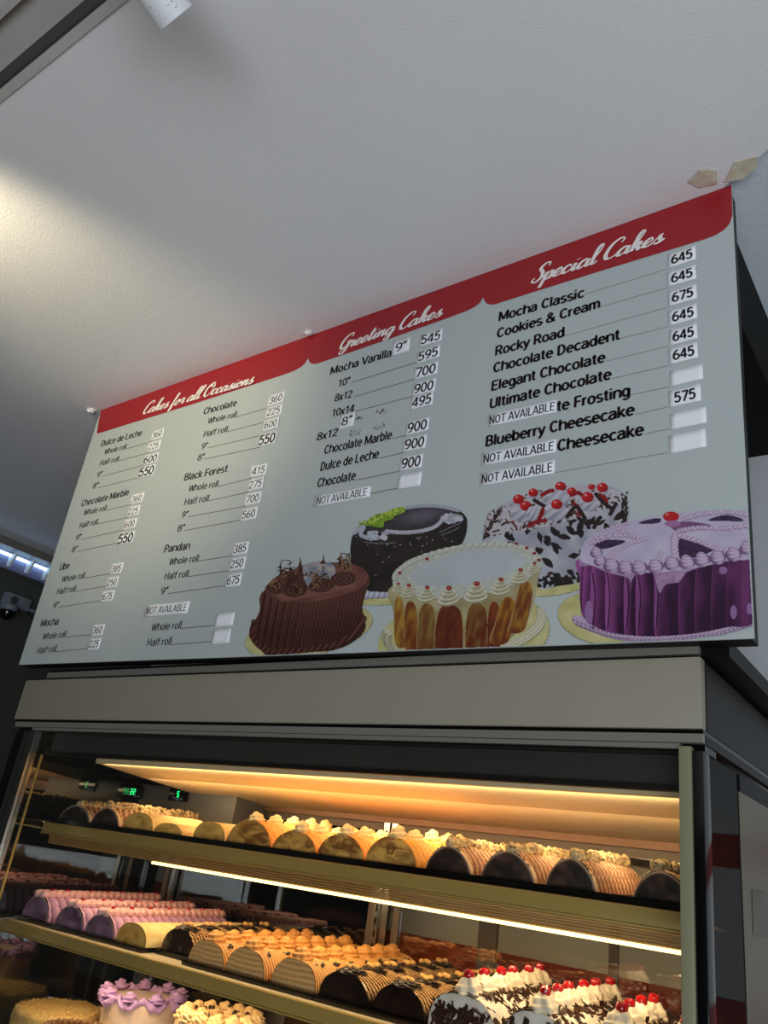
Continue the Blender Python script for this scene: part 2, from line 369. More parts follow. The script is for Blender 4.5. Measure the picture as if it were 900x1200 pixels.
# --- lettering: a condensed sans alphabet drawn stroke by stroke (cap height 1)
def A_(cx, cy, rx, ry, a0, a1, n=9):
    return [(cx + rx * math.cos(math.radians(a0 + (a1 - a0) * i / n)), cy + ry * math.sin(math.radians(a0 + (a1 - a0) * i / n))) for i in range(n + 1)]
def E_(cx, cy, rx, ry): return A_(cx, cy, rx, ry, 0, 360, 16)
def L_(*p): return list(p)
_n = lambda x, w=.36: [L_((x, 0), (x, .73)), L_((x, .40)) + A_(x + w / 2, .49, w / 2, .20, 175, 0, 7) + [(x + w, 0)]]
SANS = {
 '0': ([E_(.27, .5, .20, .455)], .54), '1': ([L_((.10, .78), (.31, .93)), L_((.31, 1), (.31, 0))], .50),
 '2': ([A_(.26, .74, .185, .215, 172, -28) + [(.07, .07)], L_((.05, .045), (.49, .045))], .54),
 '3': ([A_(.24, .745, .19, .21, 160, -88), A_(.24, .27, .205, .23, 88, -162), L_((.16, .52), (.27, .52))], .52),
 '4': ([L_((.36, .98), (.05, .30)), L_((.03, .27), (.53, .27)), L_((.38, 1), (.38, 0))], .55),
 '5': ([L_((.46, .955), (.10, .955)), L_((.14, .98), (.10, .50)), A_(.25, .335, .205, .29, 138, -152)], .53),
 '6': ([L_((.42, .955), (.24, .88), (.11, .65), (.07, .34)), E_(.27, .31, .20, .265)], .54),
 '7': ([L_((.04, .955), (.50, .955)), L_((.48, .95), (.19, 0))], .52),
 '8': ([E_(.27, .745, .17, .21), E_(.27, .27, .205, .23)], .54), '9': ([E_(.27, .69, .20, .265), L_((.47, .66), (.43, .35), (.30, .12), (.12, .045))], .54),
 '"': ([L_((.08, 1.0), (.06, .70)), L_((.22, 1.0), (.20, .70))], .32), "'": ([L_((.06, .98), (.05, .70))], .14), '&': ([E_(.24, .78, .12, .17), L_((.15, .66), (.56, 0)), A_(.24, .27, .20, .23, 110, 330, 8) + [(.52, .48)]], .60), ' ': ([], .24),
 'A': ([L_((.02, 0), (.27, 1)), L_((.27, 1), (.52, 0)), L_((.11, .30), (.43, .30))], .56),
 'B': ([L_((.09, 0), (.09, 1)), L_((.09, .955), (.27, .955)) + A_(.27, .745, .16, .21, 90, -90, 7) + [(.09, .535)], L_((.27, .535)) + A_(.27, .29, .19, .245, 90, -90, 7) + [(.09, .045)]], .54),
 'C': ([A_(.29, .5, .21, .455, 38, 322, 14)], .55), 'D': ([L_((.09, 0), (.09, 1)), L_((.09, .955), (.24, .955)) + A_(.24, .5, .23, .455, 90, -90, 10) + [(.09, .045)]], .56),
 'E': ([L_((.09, 0), (.09, 1)), L_((.09, .955), (.46, .955)), L_((.09, .52), (.42, .52)), L_((.09, .045), (.46, .045))], .50),
 'F': ([L_((.09, 0), (.09, 1)), L_((.09, .955), (.46, .955)), L_((.09, .50), (.42, .50))], .48),
 'G': ([A_(.29, .5, .21, .455, 38, 340, 14) + [(.49, .48), (.30, .48)]], .57), 'H': ([L_((.09, 0), (.09, 1)), L_((.48, 0), (.48, 1)), L_((.09, .52), (.48, .52))], .58),
 'I': ([L_((.10, 0), (.10, 1))], .21), 'K': ([L_((.09, 0), (.09, 1)), L_((.50, 1), (.10, .42)), L_((.20, .55), (.52, 0))], .54),
 'L': ([L_((.09, 0), (.09, 1)), L_((.09, .045), (.44, .045))], .47), 'M': ([L_((.09, 0), (.09, 1)), L_((.65, 0), (.65, 1)), L_((.09, 1), (.37, .10)), L_((.65, 1), (.37, .10))], .74),
 'N': ([L_((.09, 0), (.09, 1)), L_((.49, 0), (.49, 1)), L_((.09, 1), (.49, 0))], .58), 'O': ([E_(.29, .5, .22, .455)], .58),
 'P': ([L_((.09, 0), (.09, 1)), L_((.09, .955), (.28, .955)) + A_(.28, .69, .19, .265, 90, -90, 7) + [(.09, .425)]], .53),
 'R': ([L_((.09, 0), (.09, 1)), L_((.09, .955), (.27, .955)) + A_(.27, .71, .18, .245, 90, -90, 7) + [(.09, .465)], L_((.28, .46), (.50, 0))], .55),
 'S': ([A_(.27, .73, .19, .225, 25, 250, 10) + A_(.26, .27, .20, .225, 70, -155, 10)], .53), 'T': ([L_((.26, 0), (.26, 1)), L_((.0, .955), (.52, .955))], .52),
 'U': ([L_((.09, 1)) + A_(.29, .28, .20, .235, 180, 360, 9) + [(.49, 1)]], .58), 'V': ([L_((.02, 1), (.27, 0)), L_((.52, 1), (.27, 0))], .54),
 'W': ([L_((.02, 1), (.20, 0)), L_((.37, .95), (.20, 0)), L_((.37, .95), (.55, 0)), L_((.72, 1), (.55, 0))], .74),
 'a': ([A_(.23, .51, .16, .18, 165, 0, 7) + [(.39, 0)], A_(.21, .21, .155, .175, 75, 330, 10) + [(.39, .22)], L_((.39, .42), (.24, .42), (.16, .38))], .48),
 'b': ([L_((.08, 0), (.08, 1)), E_(.25, .365, .17, .325)], .49), 'c': ([A_(.25, .365, .175, .325, 40, 320, 12)], .45), 'd': ([L_((.41, 0), (.41, 1)), E_(.24, .365, .17, .325)], .50),
 'e': ([L_((.07, .38), (.42, .38)) + A_(.25, .365, .175, .325, 5, 318, 13)], .48), 'f': ([L_((.16, 0)) + A_(.30, .80, .14, .16, 180, 80, 5), L_((.03, .68), (.32, .68))], .32),
 'g': ([E_(.24, .365, .17, .325), L_((.41, .70)) + A_(.24, -.06, .17, .19, 0, -150, 7)], .50), 'h': (_n(.08) + [L_((.08, .7), (.08, 1))], .50),
 'i': ([L_((.09, 0), (.09, .71)), L_((.09, .86), (.09, .99))], .20), 'k': ([L_((.08, 0), (.08, 1)), L_((.40, .71), (.09, .28)), L_((.18, .38), (.44, 0))], .45),
 'l': ([L_((.09, 0), (.09, 1))], .19), 'm': (_n(.08, .28) + _n(.36, .28)[1:], .72), 'n': (_n(.08), .50), 'o': ([E_(.25, .365, .18, .325)], .50),
 'p': ([L_((.08, -.28), (.08, .73)), E_(.25, .365, .17, .325)], .49), 'r': ([L_((.08, 0), (.08, .73)), A_(.25, .47, .17, .20, 175, 80, 5)], .32),
 's': ([A_(.22, .535, .15, .155, 30, 255, 9) + A_(.22, .19, .16, .155, 75, -150, 9)], .43), 't': ([L_((.15, .92)) + A_(.27, .18, .12, .135, 180, 285, 5), L_((.02, .68), (.29, .68))], .32),
 'u': ([L_((.08, .71)) + A_(.24, .22, .16, .18, 180, 350, 8), L_((.41, 0), (.41, .71))], .50), 'x': ([L_((.03, 0), (.38, .71)), L_((.38, 0), (.03, .71))], .42),
 'y': ([L_((.03, .71), (.22, .04)), L_((.41, .71), (.22, .0), (.13, -.22), (.02, -.24))], .43)}
_tc = {}
def text_verts(s, weight):
    k = (s, weight)
    if k in _tc: return _tc[k]
    V = []; F = []; x = 0
    for ch in s:
        st, adv = SANS[ch]
        for P in st:
            P = [np.array(p, float) for p in P]; P = [P[0]] + [b for a, b in zip(P, P[1:]) if np.linalg.norm(b - a) > 1e-6]; n = len(P); base = len(V)
            closed = n > 4 and np.linalg.norm(P[0] - P[-1]) < 1e-6
            for i, p in enumerate(P):
                pa = P[i - 1] if i > 0 else (P[-2] if closed else p); pb = P[i + 1] if i < n - 1 else (P[1] if closed else p)
                d1 = p - pa; d2 = pb - p
                d1 = d1 / np.linalg.norm(d1) if np.linalg.norm(d1) > 1e-9 else None; d2 = d2 / np.linalg.norm(d2) if np.linalg.norm(d2) > 1e-9 else None
                if d1 is None: d1 = d2
                if d2 is None: d2 = d1
                t = d1 + d2; t = t / (np.linalg.norm(t) + 1e-9); nn = np.array([-t[1], t[0]]); k_ = weight / max(.55, abs(t @ d1))
                for q in (p + nn * k_, p - nn * k_): V.append((x + q[0], q[1]))
            F += [(base + 2 * i, base + 2 * i + 1, base + 2 * i + 3, base + 2 * i + 2) for i in range(n - 1)]
        x += adv + .015
    V = np.array(V); _tc[k] = (V, F); return V, F
CAPH = 1.0
def letter(s, a, b, cap, parent, m=None, off=0.0008, weight=0.06, slant=0.0):
    """text from pixel a (baseline left) to pixel b (baseline right) on the board, cap height in metres"""
    V, F = text_verts(s, weight)
    A, B = bpt(*a), bpt(*b); d = B - A; L = np.linalg.norm(d); d /= L; up = np.array([-d[2], 0, d[0]])
    x0, x1 = V[:, 0].min(), V[:, 0].max(); sx = L / (x1 - x0); sy = cap / CAPH
    P = A + np.outer((V[:, 0] - x0) * sx + V[:, 1] * sy * slant, d) + np.outer(V[:, 1] * sy, up); P[:, 1] = BY - off
    return put('lettering', mesh_np('lettering', P, F, False), m or M_ink, parent)
def z1(x, y): return (x / 2.647, 420 + y / 2.647)
def z2(x, y): return (340 + x / 3.214, 340 + y / 3.214)
def z3(x, y): return (540 + x / 2.5, 200 + y / 2.5)
def leader(a, b, dotted=False):
    A, B = bpt(*a), bpt(*b); mb = MB(); h = 0.0009
    if not dotted:
        mb.add([(A[0], BY - .0006, A[2] - h), (B[0], BY - .0006, B[2] - h), (B[0], BY - .0006, B[2] + h), (A[0], BY - .0006, A[2] + h)], [(0, 1, 2, 3)])
    else:
        n = int(abs(B[0] - A[0]) / 0.005)
        for i in range(n):
            P = A + (B - A) * (i / n); Q = A + (B - A) * ((i + .55) / n)
            mb.add([(P[0], BY - .0006, P[2] - h), (Q[0], BY - .0006, Q[2] - h), (Q[0], BY - .0006, Q[2] + h), (P[0], BY - .0006, P[2] + h)], [(0, 1, 2, 3)])
    mb.put('leader_line', M_line, board)
SR = random.Random(11)
def sticker(f, c, wz, h, s=None, cap=None, twz=None, rot=None, wt=.07):
    """paper sticker; centre and widths in the pixels of one enlarged crop (f maps them to the photograph), height in metres"""
    C = bpt(*f(*c)); span = lambda q: float(np.linalg.norm((bpt(*f(c[0] + q / 2, c[1])) - bpt(*f(c[0] - q / 2, c[1])))[[0]]))
    w = span(wz); r = SR.uniform(-0.02, 0.03) if rot is None else rot
    e = np.array([math.cos(r), 0, math.sin(r)]); n = np.array([-math.sin(r), 0, math.cos(r)])
    V = []; nx, nz = 6, 3; curl = SR.uniform(0, 0.003); side = SR.choice((-1, 1))
    bend = lambda u_, v_: 0.0010 + curl * max(0, (u_ * side - .25)) * 4 * (0.6 + v_ * .8)
    for j in range(nz + 1):
        for i in range(nx + 1):
            u_, v_ = i / nx - .5, j / nz - .5
            P = C + e * u_ * w + n * v_ * h; P[1] = BY - bend(u_, v_); V.append(P)
    F = np.array([(j * (nx + 1) + i, j * (nx + 1) + i + 1, (j + 1) * (nx + 1) + i + 1, (j + 1) * (nx + 1) + i) for j in range(nz) for i in range(nx)])
    st = put('price_sticker', mesh_np('price_sticker', V, F, True), M_paper, board)
    m = st.modifiers.new('thick', 'SOLIDIFY'); m.thickness = 0.0006; m.offset = 0
    if s:
        V, F = text_verts(s, wt); x0, x1 = V[:, 0].min(), V[:, 0].max(); sx = span(twz) / (x1 - x0)
        U = (V[:, 0] - (x0 + x1) / 2) * sx; W = (V[:, 1] - .5) * cap
        P = C + np.outer(U, e) + np.outer(W, n); P[:, 1] = [BY - .0006 - bend(u_ / w, v_ / h) for u_, v_ in zip(U, W)]
        put('lettering', mesh_np('lettering', P, F, False), M_print, st)
    return st

NAME, SUB = 0.0235, 0.0205
def names(f, rows, cap, weight=0.06):
    for s, a, b in rows: letter(s, f(*a), f(*b), cap, board, weight=weight)
names(z1, [('Dulce de Leche', (313, 274), (439, 239)), ('Chocolate Marble', (251, 460), (398, 424)), ('Ube', (184, 658), (214, 652)), ('Mocha', (125, 833), (180, 826)),
           ('Chocolate', (630, 175), (733, 147)), ('Black Forest', (570, 380), (704, 352)), ('Pandan', (508, 603), (588, 592))], NAME, 0.062)
names(z1, [('Whole roll', (322, 299), (390, 281)), ('Half roll', (309, 334), (367, 319)), ('9"', (299, 370), (315, 366)), ('8"', (286, 405), (303, 401)),
           ('Whole roll', (258, 488), (328, 472)), ('Half roll', (245, 528), (301, 515)), ('9"', (233, 566), (250, 562)), ('8"', (221, 603), (239, 599)),
           ('Whole roll', (190, 695), (261, 682)), ('Half roll', (175, 733), (233, 723)), ('9"', (163, 776), (180, 773)),
           ('Whole roll', (130, 873), (202, 865)), ('Half roll', (114, 916), (173, 910)),
           ('Whole roll', (643, 204), (732, 182)), ('Half roll', (631, 244), (704, 228)), ('9"', (623, 283), (642, 279)), ('8"', (611, 318), (631, 314)),
           ('Whole roll', (584, 414), (675, 398)), ('Half roll', (571, 456), (646, 443)), ('9"', (562, 496), (581, 493)), ('8"', (549, 538), (571, 534)),
           ('Whole roll', (523, 642), (614, 630)), ('Half roll', (509, 687), (583, 678)), ('9"', (497, 733), (519, 730)),
           ('Whole roll', (468, 846), (561, 838)), ('Half roll', (455, 893), (530, 888))], SUB, 0.052)
for a, b in [((391, 281), (473, 258)), ((368, 318), (466, 292)), ((317, 366), (448, 331)), ((305, 402), (436, 368)),
             ((329, 472), (408, 453)), ((302, 514), (398, 493)), ((252, 562), (384, 532)), ((241, 599), (370, 572)),
             ((262, 682), (346, 667)), ((234, 723), (332, 706)), ((182, 772), (316, 751)), ((203, 865), (290, 856)), ((174, 910), (276, 900)),
             ((733, 182), (834, 153)), ((705, 228), (828, 196)), ((644, 278), (820, 237)), ((633, 313), (806, 276)),
             ((676, 398), (780, 372)), ((647, 442), (772, 415)), ((583, 492), (760, 459)), ((573, 534), (750, 501)),
             ((615, 629), (724, 612)), ((584, 677), (710, 659)), ((521, 730), (704, 704)), ((562, 838), (670, 828)), ((531, 888), (660, 878))]:
    leader(z1(*a), z1(*b))
for c, s, big in [((489, 236), '360', 0), ((478, 272), '225', 0), ((468, 312), '600', 1), ((456, 350), '550', 2),
                  ((426, 435), '360', 0), ((415, 474), '225', 0), ((404, 514), '600', 0), ((391, 558), '550', 2),
                  ((362, 652), '385', 0), ((349, 695), '250', 0), ((335, 738), '675', 0), ((304, 843), '360', 0), ((293, 886), '225', 0)]:
    sticker(z1, c, (36, 41, 46)[big], (0.034, 0.034, 0.038)[big], s, (0.0205, 0.024, 0.030)[big], (28, 37, 42)[big], None, (.055, .065, .075)[big])
for c, s, big in [((857, 126), '360', 0), ((850, 164), '225', 0), ((841, 204), '600', 0), ((830, 250), '550', 2),
                  ((803, 348), '415', 0), ((794, 390), '275', 0), ((785, 435), '700', 0), ((773, 483), '560', 0),
                  ((746, 590), '385', 0), ((737, 637), '250', 0), ((725, 688), '675', 0)]:
    sticker(z1, c, (47, 0, 50)[big], (0.036, 0, 0.038)[big], s, (0.022, 0, 0.030)[big], (37, 0, 47)[big], None, (.055, 0, .075)[big])
sticker(z1, (517, 778), 132, 0.033, 'NOT AVAILABLE', 0.0195, 120, 0.0, .05)
sticker(z1, (697, 811), 56, 0.034); sticker(z1, (687, 863), 56, 0.036)

names(z2, [('Mocha Vanilla', (150, 320), (381, 249)), ('Chocolate Marble', (127, 619), (383, 560)), ('Dulce de Leche', (113, 682), (334, 632)),
           ('Chocolate', (101, 744), (246, 714))], 0.0250, 0.072)
names(z2, [('10"', (180, 366), (224, 353)), ('8x12', (166, 421), (232, 404)), ('10x14', (156, 478), (240, 458)), ('8x12', (99, 568), (178, 548))], 0.0225, 0.07)
for a, b in [((232, 348), (477, 272)), ((240, 402), (467, 336)), ((245, 457), (458, 401)), ((384, 560), (437, 547)), ((335, 634), (427, 612)), ((247, 716), (413, 682)), ((300, 768), (408, 745))]:
    leader(z2(*a), z2(*b))
sticker(z2, (419, 213), 60, 0.042, '9"', 0.026, 40, 0.03, .06)
sticker(z2, (215, 492), 52, 0.042, '8"', 0.025, 38, 0.03, .06)
for c, s in [((531, 180), '545'), ((521, 242), '595'), ((513, 303), '700'), ((505, 366), '900'), ((497, 417), '495'), ((480, 513), '900'), ((470, 577), '900'), ((457, 649), '900')]:
    sticker(z2, c, 83, 0.035, s, 0.0265, 71, None, .07)
sticker(z2, (451, 717), 84, 0.036)
sticker(z2, (195, 778), 205, 0.029, 'NOT AVAILABLE', 0.019, 180, 0.01, .05)
for x, y in ((95, 797), (297, 757)):
    letter('l', z2(x - 4, y + 10), z2(x + 4, y + 9), 0.022, board, weight=0.1)
for x, y in ((256, 480), (347, 460), (246, 535), (338, 515)):
    C = bpt(*z2(x, y)); mb = MB(); R = random.Random(x)
    for k in range(26):
        a, b, r = C[0] + R.uniform(-.018, .018), C[2] + R.uniform(-.010, .010), R.uniform(.001, .003)
        mb.add([(a - r, BY - .0007, b - r * .7), (a + r, BY - .0007, b - r * .5), (a + r * .8, BY - .0007, b + r), (a - r, BY - .0007, b + r * .6)], [(0, 1, 2, 3)])
    mb.put('tape_residue', M_smudge, board)

names(z3, [('Mocha Classic', (110, 442), (362, 370)), ('Cookies & Cream', (105, 491), (409, 401)), ('Rocky Road', (100, 543), (304, 486)),
           ('Chocolate Decadent', (94, 593), (466, 494)), ('Elegant Chocolate', (89, 646), (425, 560)), ('Ultimate Chocolate', (84, 698), (443, 610)),
           ('te Frosting', (281, 706), (497, 659)), ('Blueberry Cheesecake', (72, 809), (511, 715)), ('Cheesecake', (282, 823), (538, 774))], 0.0260, 0.085)
for a, b in [((364, 362), (607, 288)), ((411, 398), (609, 343)), ((305, 484), (610, 400)), ((467, 492), (610, 457)), ((427, 558), (610, 514)),
             ((445, 609), (610, 571)), ((499, 657), (613, 633)), ((513, 714), (612, 691)), ((540, 772), (612, 756)), ((275, 885), (608, 826))]:
    leader(z3(*a), z3(*b), True)
for c, s in [((648, 253), '645'), ((648, 308), '645'), ((650, 365), '675'), ((651, 422), '645'), ((652, 480), '645'), ((653, 535), '645'), ((657, 660), '575')]:
    sticker(z3, c, 82 if s != '575' else 92, 0.036, s, 0.0225, 64, 0.02, .085)
letter("'", z3(683, 312), z3(688, 311), 0.022, board, weight=0.1)
sticker(z3, (661, 600), 97, 0.033, rot=0.02); sticker(z3, (666, 726), 107, 0.034, rot=0.01); sticker(z3, (664, 793), 108, 0.038, rot=0.03)
for c, w, tw in [((178, 712), 196, 187), ((168, 827), 214, 201), ((163, 887), 216, 204)]:
    sticker(z3, c, w, 0.030, 'NOT AVAILABLE', 0.020, tw, 0.0, .06)

# --- brush script headings, drawn stroke by stroke
GL = {
 'a': ([[(.44, .34), (.28, .42), (.08, .25), (.08, .05), (.22, 0), (.38, .18), (.45, .40)], [(.45, .41), (.42, .12), (.50, .0), (.62, .12)]], .57),
 'c': ([[(.36, .30), (.28, .41), (.10, .30), (.06, .10), (.18, 0), (.34, .05), (.46, .14)]], .41),
 'e': ([[(.02, .10), (.22, .18), (.36, .30), (.26, .42), (.10, .30), (.06, .10), (.18, 0), (.34, .04), (.46, .14)]], .41),
 'f': ([[(.0, .1), (.2, .4), (.34, .85), (.28, .98), (.20, .80), (.14, .2), (.10, -.30), (.18, -.36), (.26, -.1), (.20, .04), (.42, .14)]], .38),
 'g': ([[(.44, .34), (.28, .42), (.08, .25), (.08, .05), (.22, 0), (.38, .18), (.45, .40)], [(.45, .41), (.42, 0), (.34, -.34), (.18, -.38), (.12, -.25), (.34, -.05), (.60, .14)]], .55),
 'i': ([[(.0, .12), (.14, .40)], [(.14, .40), (.12, .1), (.20, 0), (.34, .14)], [(.19, .60), (.20, .56)]], .29),
 'k': ([[(.0, .1), (.22, .5), (.34, .9), (.24, 1.0), (.14, .75), (.08, 0)], [(.10, .16), (.26, .40), (.36, .34), (.28, .22), (.15, .2)], [(.15, .2), (.3, .14), (.38, 0), (.54, .12)]], .50),
 'l': ([[(.0, .1), (.22, .5), (.32, .9), (.22, 1.0), (.12, .75), (.10, .12), (.20, 0), (.34, .12)]], .30),
 'n': ([[(.0, .3), (.08, .40), (.08, 0)], [(.08, .08), (.22, .36), (.34, .38), (.34, .12), (.42, 0), (.54, .12)]], .50),
 'o': ([[(.28, .40), (.10, .30), (.08, .06), (.24, 0), (.40, .16), (.36, .36), (.26, .40), (.32, .28), (.52, .30)]], .47),
 'p': ([[(.0, .15), (.14, .42)], [(.14, .42), (.10, 0), (.04, -.42)], [(.08, .05), (.24, .38), (.38, .36), (.38, .12), (.24, 0), (.12, .06)], [(.24, 0), (.40, .02), (.52, .14)]], .48),
 'r': ([[(.0, .15), (.12, .42), (.16, .36), (.30, .36), (.26, .10), (.34, 0), (.46, .12)]], .41),
 's': ([[(.0, .1), (.2, .34), (.26, .44), (.24, .3), (.33, .12), (.22, 0), (.08, .04)], [(.22, 0), (.38, .04), (.48, .16)]], .42),
 't': ([[(.0, .12), (.18, .5), (.22, .8)], [(.22, .8), (.14, .2), (.2, 0), (.36, .12)], [(.04, .52), (.36, .57)]], .32),
 'C': ([[(.60, .74), (.66, .93), (.45, 1.0), (.18, .75), (.08, .30), (.22, .02), (.45, .05), (.66, .22)]], .60),
 'G': ([[(.60, .76), (.62, .97), (.42, 1.0), (.16, .75), (.08, .35), (.22, .08), (.45, .15), (.58, .42)], [(.40, .45), (.62, .48), (.60, .15), (.50, -.25), (.30, -.32), (.22, -.15), (.50, .05), (.70, .15)]], .64),
 'O': ([[(.40, 1.0), (.12, .75), (.08, .25), (.30, 0), (.60, .2), (.68, .7), (.50, 1.0), (.34, .9), (.42, .72), (.70, .80)]], .72),
 'S': ([[(.62, .78), (.60, .98), (.38, .98), (.24, .75), (.42, .5), (.46, .2), (.24, 0), (.04, .12), (.14, .26)]], .56),
 ' ': ([], .26)}
def catmull(P, n=8):
    P = [np.array(p, float) for p in P]
    if len(P) == 2: return [P[0] + (P[1] - P[0]) * t / n for t in range(n + 1)]
    Q = [2 * P[0] - P[1]] + P + [2 * P[-1] - P[-2]]; out = []
    for i in range(1, len(Q) - 2):
        for k in range(n):
            t = k / n
            out.append(0.5 * ((2 * Q[i]) + (-Q[i - 1] + Q[i + 1]) * t + (2 * Q[i - 1] - 5 * Q[i] + 4 * Q[i + 1] - Q[i + 2]) * t * t + (-Q[i - 1] + 3 * Q[i] - 3 * Q[i + 1] + Q[i + 2]) * t ** 3))
    return out + [P[-1]]
def heading(s, a, b, cap):
    V = []; F = []; x = 0; lay = []
    for ch in s:
        st, adv = GL[ch]
        for P in st:
            C = catmull(P); n = len(C); base = len(V)
            for i, p in enumerate(C):
                d = C[min(i + 1, n - 1)] - C[max(i - 1, 0)]; L = np.linalg.norm(d) + 1e-9; d = d / L
                w = 0.042 + 0.050 * max(0, -d[1]) ** 1.2
                w *= 0.75 if i in (0, n - 1) else 1
                nn = np.array([-d[1], d[0]])
                for q in (p + nn * w, p - nn * w): V.append((x + q[0], q[1])); lay.append(base * 2.5e-7 + i * 3e-7)
            F += [(base + 2 * i, base + 2 * i + 1, base + 2 * i + 3, base + 2 * i + 2) for i in range(n - 1)]
        x += adv
    V = np.array(V); V[:, 0] += V[:, 1] * 0.34
    A, B = bpt(*a), bpt(*b); d = B - A; L = np.linalg.norm(d); d /= L; up = np.array([-d[2], 0, d[0]])
    P = A + np.outer((V[:, 0] - V[:, 0].min()) * L / np.ptp(V[:, 0]), d) + np.outer(V[:, 1] * cap, up); P[:, 1] = BY - .0012 - np.array(lay) * 4
    put('heading', mesh_np('heading', P, F, False), M_headtxt, board)
heading('Cakes for all Occasions', z1(443, 174), z1(790, 77), 0.044)
heading('Greeting Cakes', (397.5, 411), (520, 370), 0.044)
heading('Special Cakes', (622, 333), (780, 283), 0.047)
# --- the five cake photographs printed on the board: flat prints, painted vertex by vertex from shapes and strokes
def _in_poly(X, Y, P):
    r = np.zeros(X.shape, bool); n = len(P); j = n - 1
    for i in range(n):
        xi, yi = P[i]; xj, yj = P[j]
        if yi != yj: r ^= ((yi > Y) != (yj > Y)) & (X < (xj - xi) * (Y - yi) / (yj - yi) + xi)
        j = i
    return r
def _smooth(P, n=6):
    P = [np.array(p, float) for p in P]; m = len(P); out = []
    for i in range(m):
        a, b, c, d = P[i - 1], P[i], P[(i + 1) % m], P[(i + 2) % m]
        for k in range(n):
            t = k / n; out.append(0.5 * ((2 * b) + (-a + c) * t + (2 * a - 5 * b + 4 * c - d) * t * t + (-a + 3 * b - 3 * c + d) * t ** 3))
    return out
class Pic:
    """canvas in the pixels of one enlarged crop: origin (ox, oy), s crop pixels per photograph pixel"""
    def __init__(q, ox, oy, s, x0, x1, y0, y1, step):
        q.ox, q.oy, q.s = ox, oy, s
        q.xs = np.arange(x0, x1, step); q.ys = np.arange(y0, y1, step); q.X, q.Y = np.meshgrid(q.xs, q.ys)
        q.C = np.zeros(q.X.shape + (3,)); q.M = np.zeros(q.X.shape, bool); q.clip = None
    def paint(q, m, col, cover=True):
        if q.clip is not None: m = m & q.clip
        if callable(col): q.C[m] = col(q.X[m], q.Y[m])
        else: q.C[m] = lin(col)
        if cover: q.M |= m
    def poly(q, P, col, smooth=True, n=6): 
        P = _smooth(P, n) if smooth else P; m = _in_poly(q.X, q.Y, P); q.paint(m, col); return m
    def ell(q, cx, cy, rx, ry, col, ang=0):
        c, s = math.cos(math.radians(ang)), math.sin(math.radians(ang)); dx, dy = q.X - cx, q.Y - cy
        m = ((dx * c + dy * s) / rx) ** 2 + ((-dx * s + dy * c) / ry) ** 2 < 1; q.paint(m, col); return m
    def line(q, P, w, col, smooth=True, taper=False):
        P = catmull(P, 6) if smooth and len(P) > 2 else [np.array(p, float) for p in P]; n = len(P) - 1; m = np.zeros(q.X.shape, bool)
        for i in range(n):
            a, b = P[i], P[i + 1]; ww = w * (1 - .75 * i / n) if taper else w
            ix = (q.X > min(a[0], b[0]) - ww) & (q.X < max(a[0], b[0]) + ww) & (q.Y > min(a[1], b[1]) - ww) & (q.Y < max(a[1], b[1]) + ww)
            X, Y = q.X[ix], q.Y[ix]; d = b - a; L = d @ d + 1e-9
            t = np.clip(((X - a[0]) * d[0] + (Y - a[1]) * d[1]) / L, 0, 1)
            m[ix] |= (X - a[0] - t * d[0]) ** 2 + (Y - a[1] - t * d[1]) ** 2 < (ww / 2) ** 2
        q.paint(m, col); return m
    def build(q, name, off, label=None):
        # drop whatever would hang over the edge of the board
        bot = lambda x: 779 + (748 - 779) * (x - 22) / (884 - 22) - 0.4
        PX = q.ox + q.X / q.s; PY = q.oy + q.Y / q.s
        rgt = 857 + (PY - 217) * (884 - 857) / (748 - 217) - 0.5
        M = q.M & (PY < bot(PX)) & (PX < rgt)
        r = np.stack([PX - 450, PY - 600, np.full_like(PX, FPX)], -1) @ RW.T; P = r * (BY / r[..., 1:2]); P[..., 1] = BY - off; P[..., 2] += EYE
        h, w = M.shape; idx = np.arange(h * w).reshape(h, w); ok = M[:-1, :-1] & M[1:, :-1] & M[1:, 1:] & M[:-1, 1:]
        F = np.stack([idx[1:, :-1][ok], idx[1:, 1:][ok], idx[:-1, 1:][ok], idx[:-1, :-1][ok]], 1)
        used = np.unique(F); mp = np.zeros(h * w, int); mp[used] = np.arange(len(used))
        return put(name, mesh_np(name, P.reshape(-1, 3)[used], mp[F], False, q.C.reshape(-1, 3)[used] * np.array((.82, .80, .80))), M_photo, board, label=label)
def piped(q, cx, cy, w, h, ang, c1, c2, fr=7.0):
    c, s = math.cos(math.radians(ang)), math.sin(math.radians(ang))
    def f(X, Y):
        u = ((X - cx) * c + (Y - cy) * s) / w; v = (-(X - cx) * s + (Y - cy) * c) / h
        return blend(c1, c2)(.12 + .22 * np.sin(fr * (u + v * .35 * (1 - u))) + .55 * (u * u + v * v) ** 1.5 + .25 * v)
    q.ell(cx, cy, w, h, f, ang)
M_photo = mat('printed_photograph', vcol=True, rough=0.34)
def blend(a, b):
    A, B = np.array(lin(a)), np.array(lin(b))
    return lambda t: A[None] * (1 - np.clip(t, 0, 1)[:, None]) + B[None] * np.clip(t, 0, 1)[:, None]
def nz(X, Y, s, seed): return noise2(X / s + 50, Y / s + 50, seed)
CARD = lambda X, Y: blend((196, 192, 120), (222, 218, 160))(nz(X, Y, 40, 1))
def doily(q, cx, cy, rx, ry, ang, n=60, a=.02):
    c, s = math.cos(math.radians(ang)), math.sin(math.radians(ang)); P = []
    for k in range(n * 4):
        t = 2 * PI * k / (n * 4); r = 1 + a * math.cos(t * n); x, y = rx * r * math.cos(t), ry * r * math.sin(t); P.append((cx + x * c - y * s, cy + x * s + y * c))
    q.poly([(x + 3, y + 4) for x, y in P], (120, 112, 80), False); q.poly(P, CARD, False)

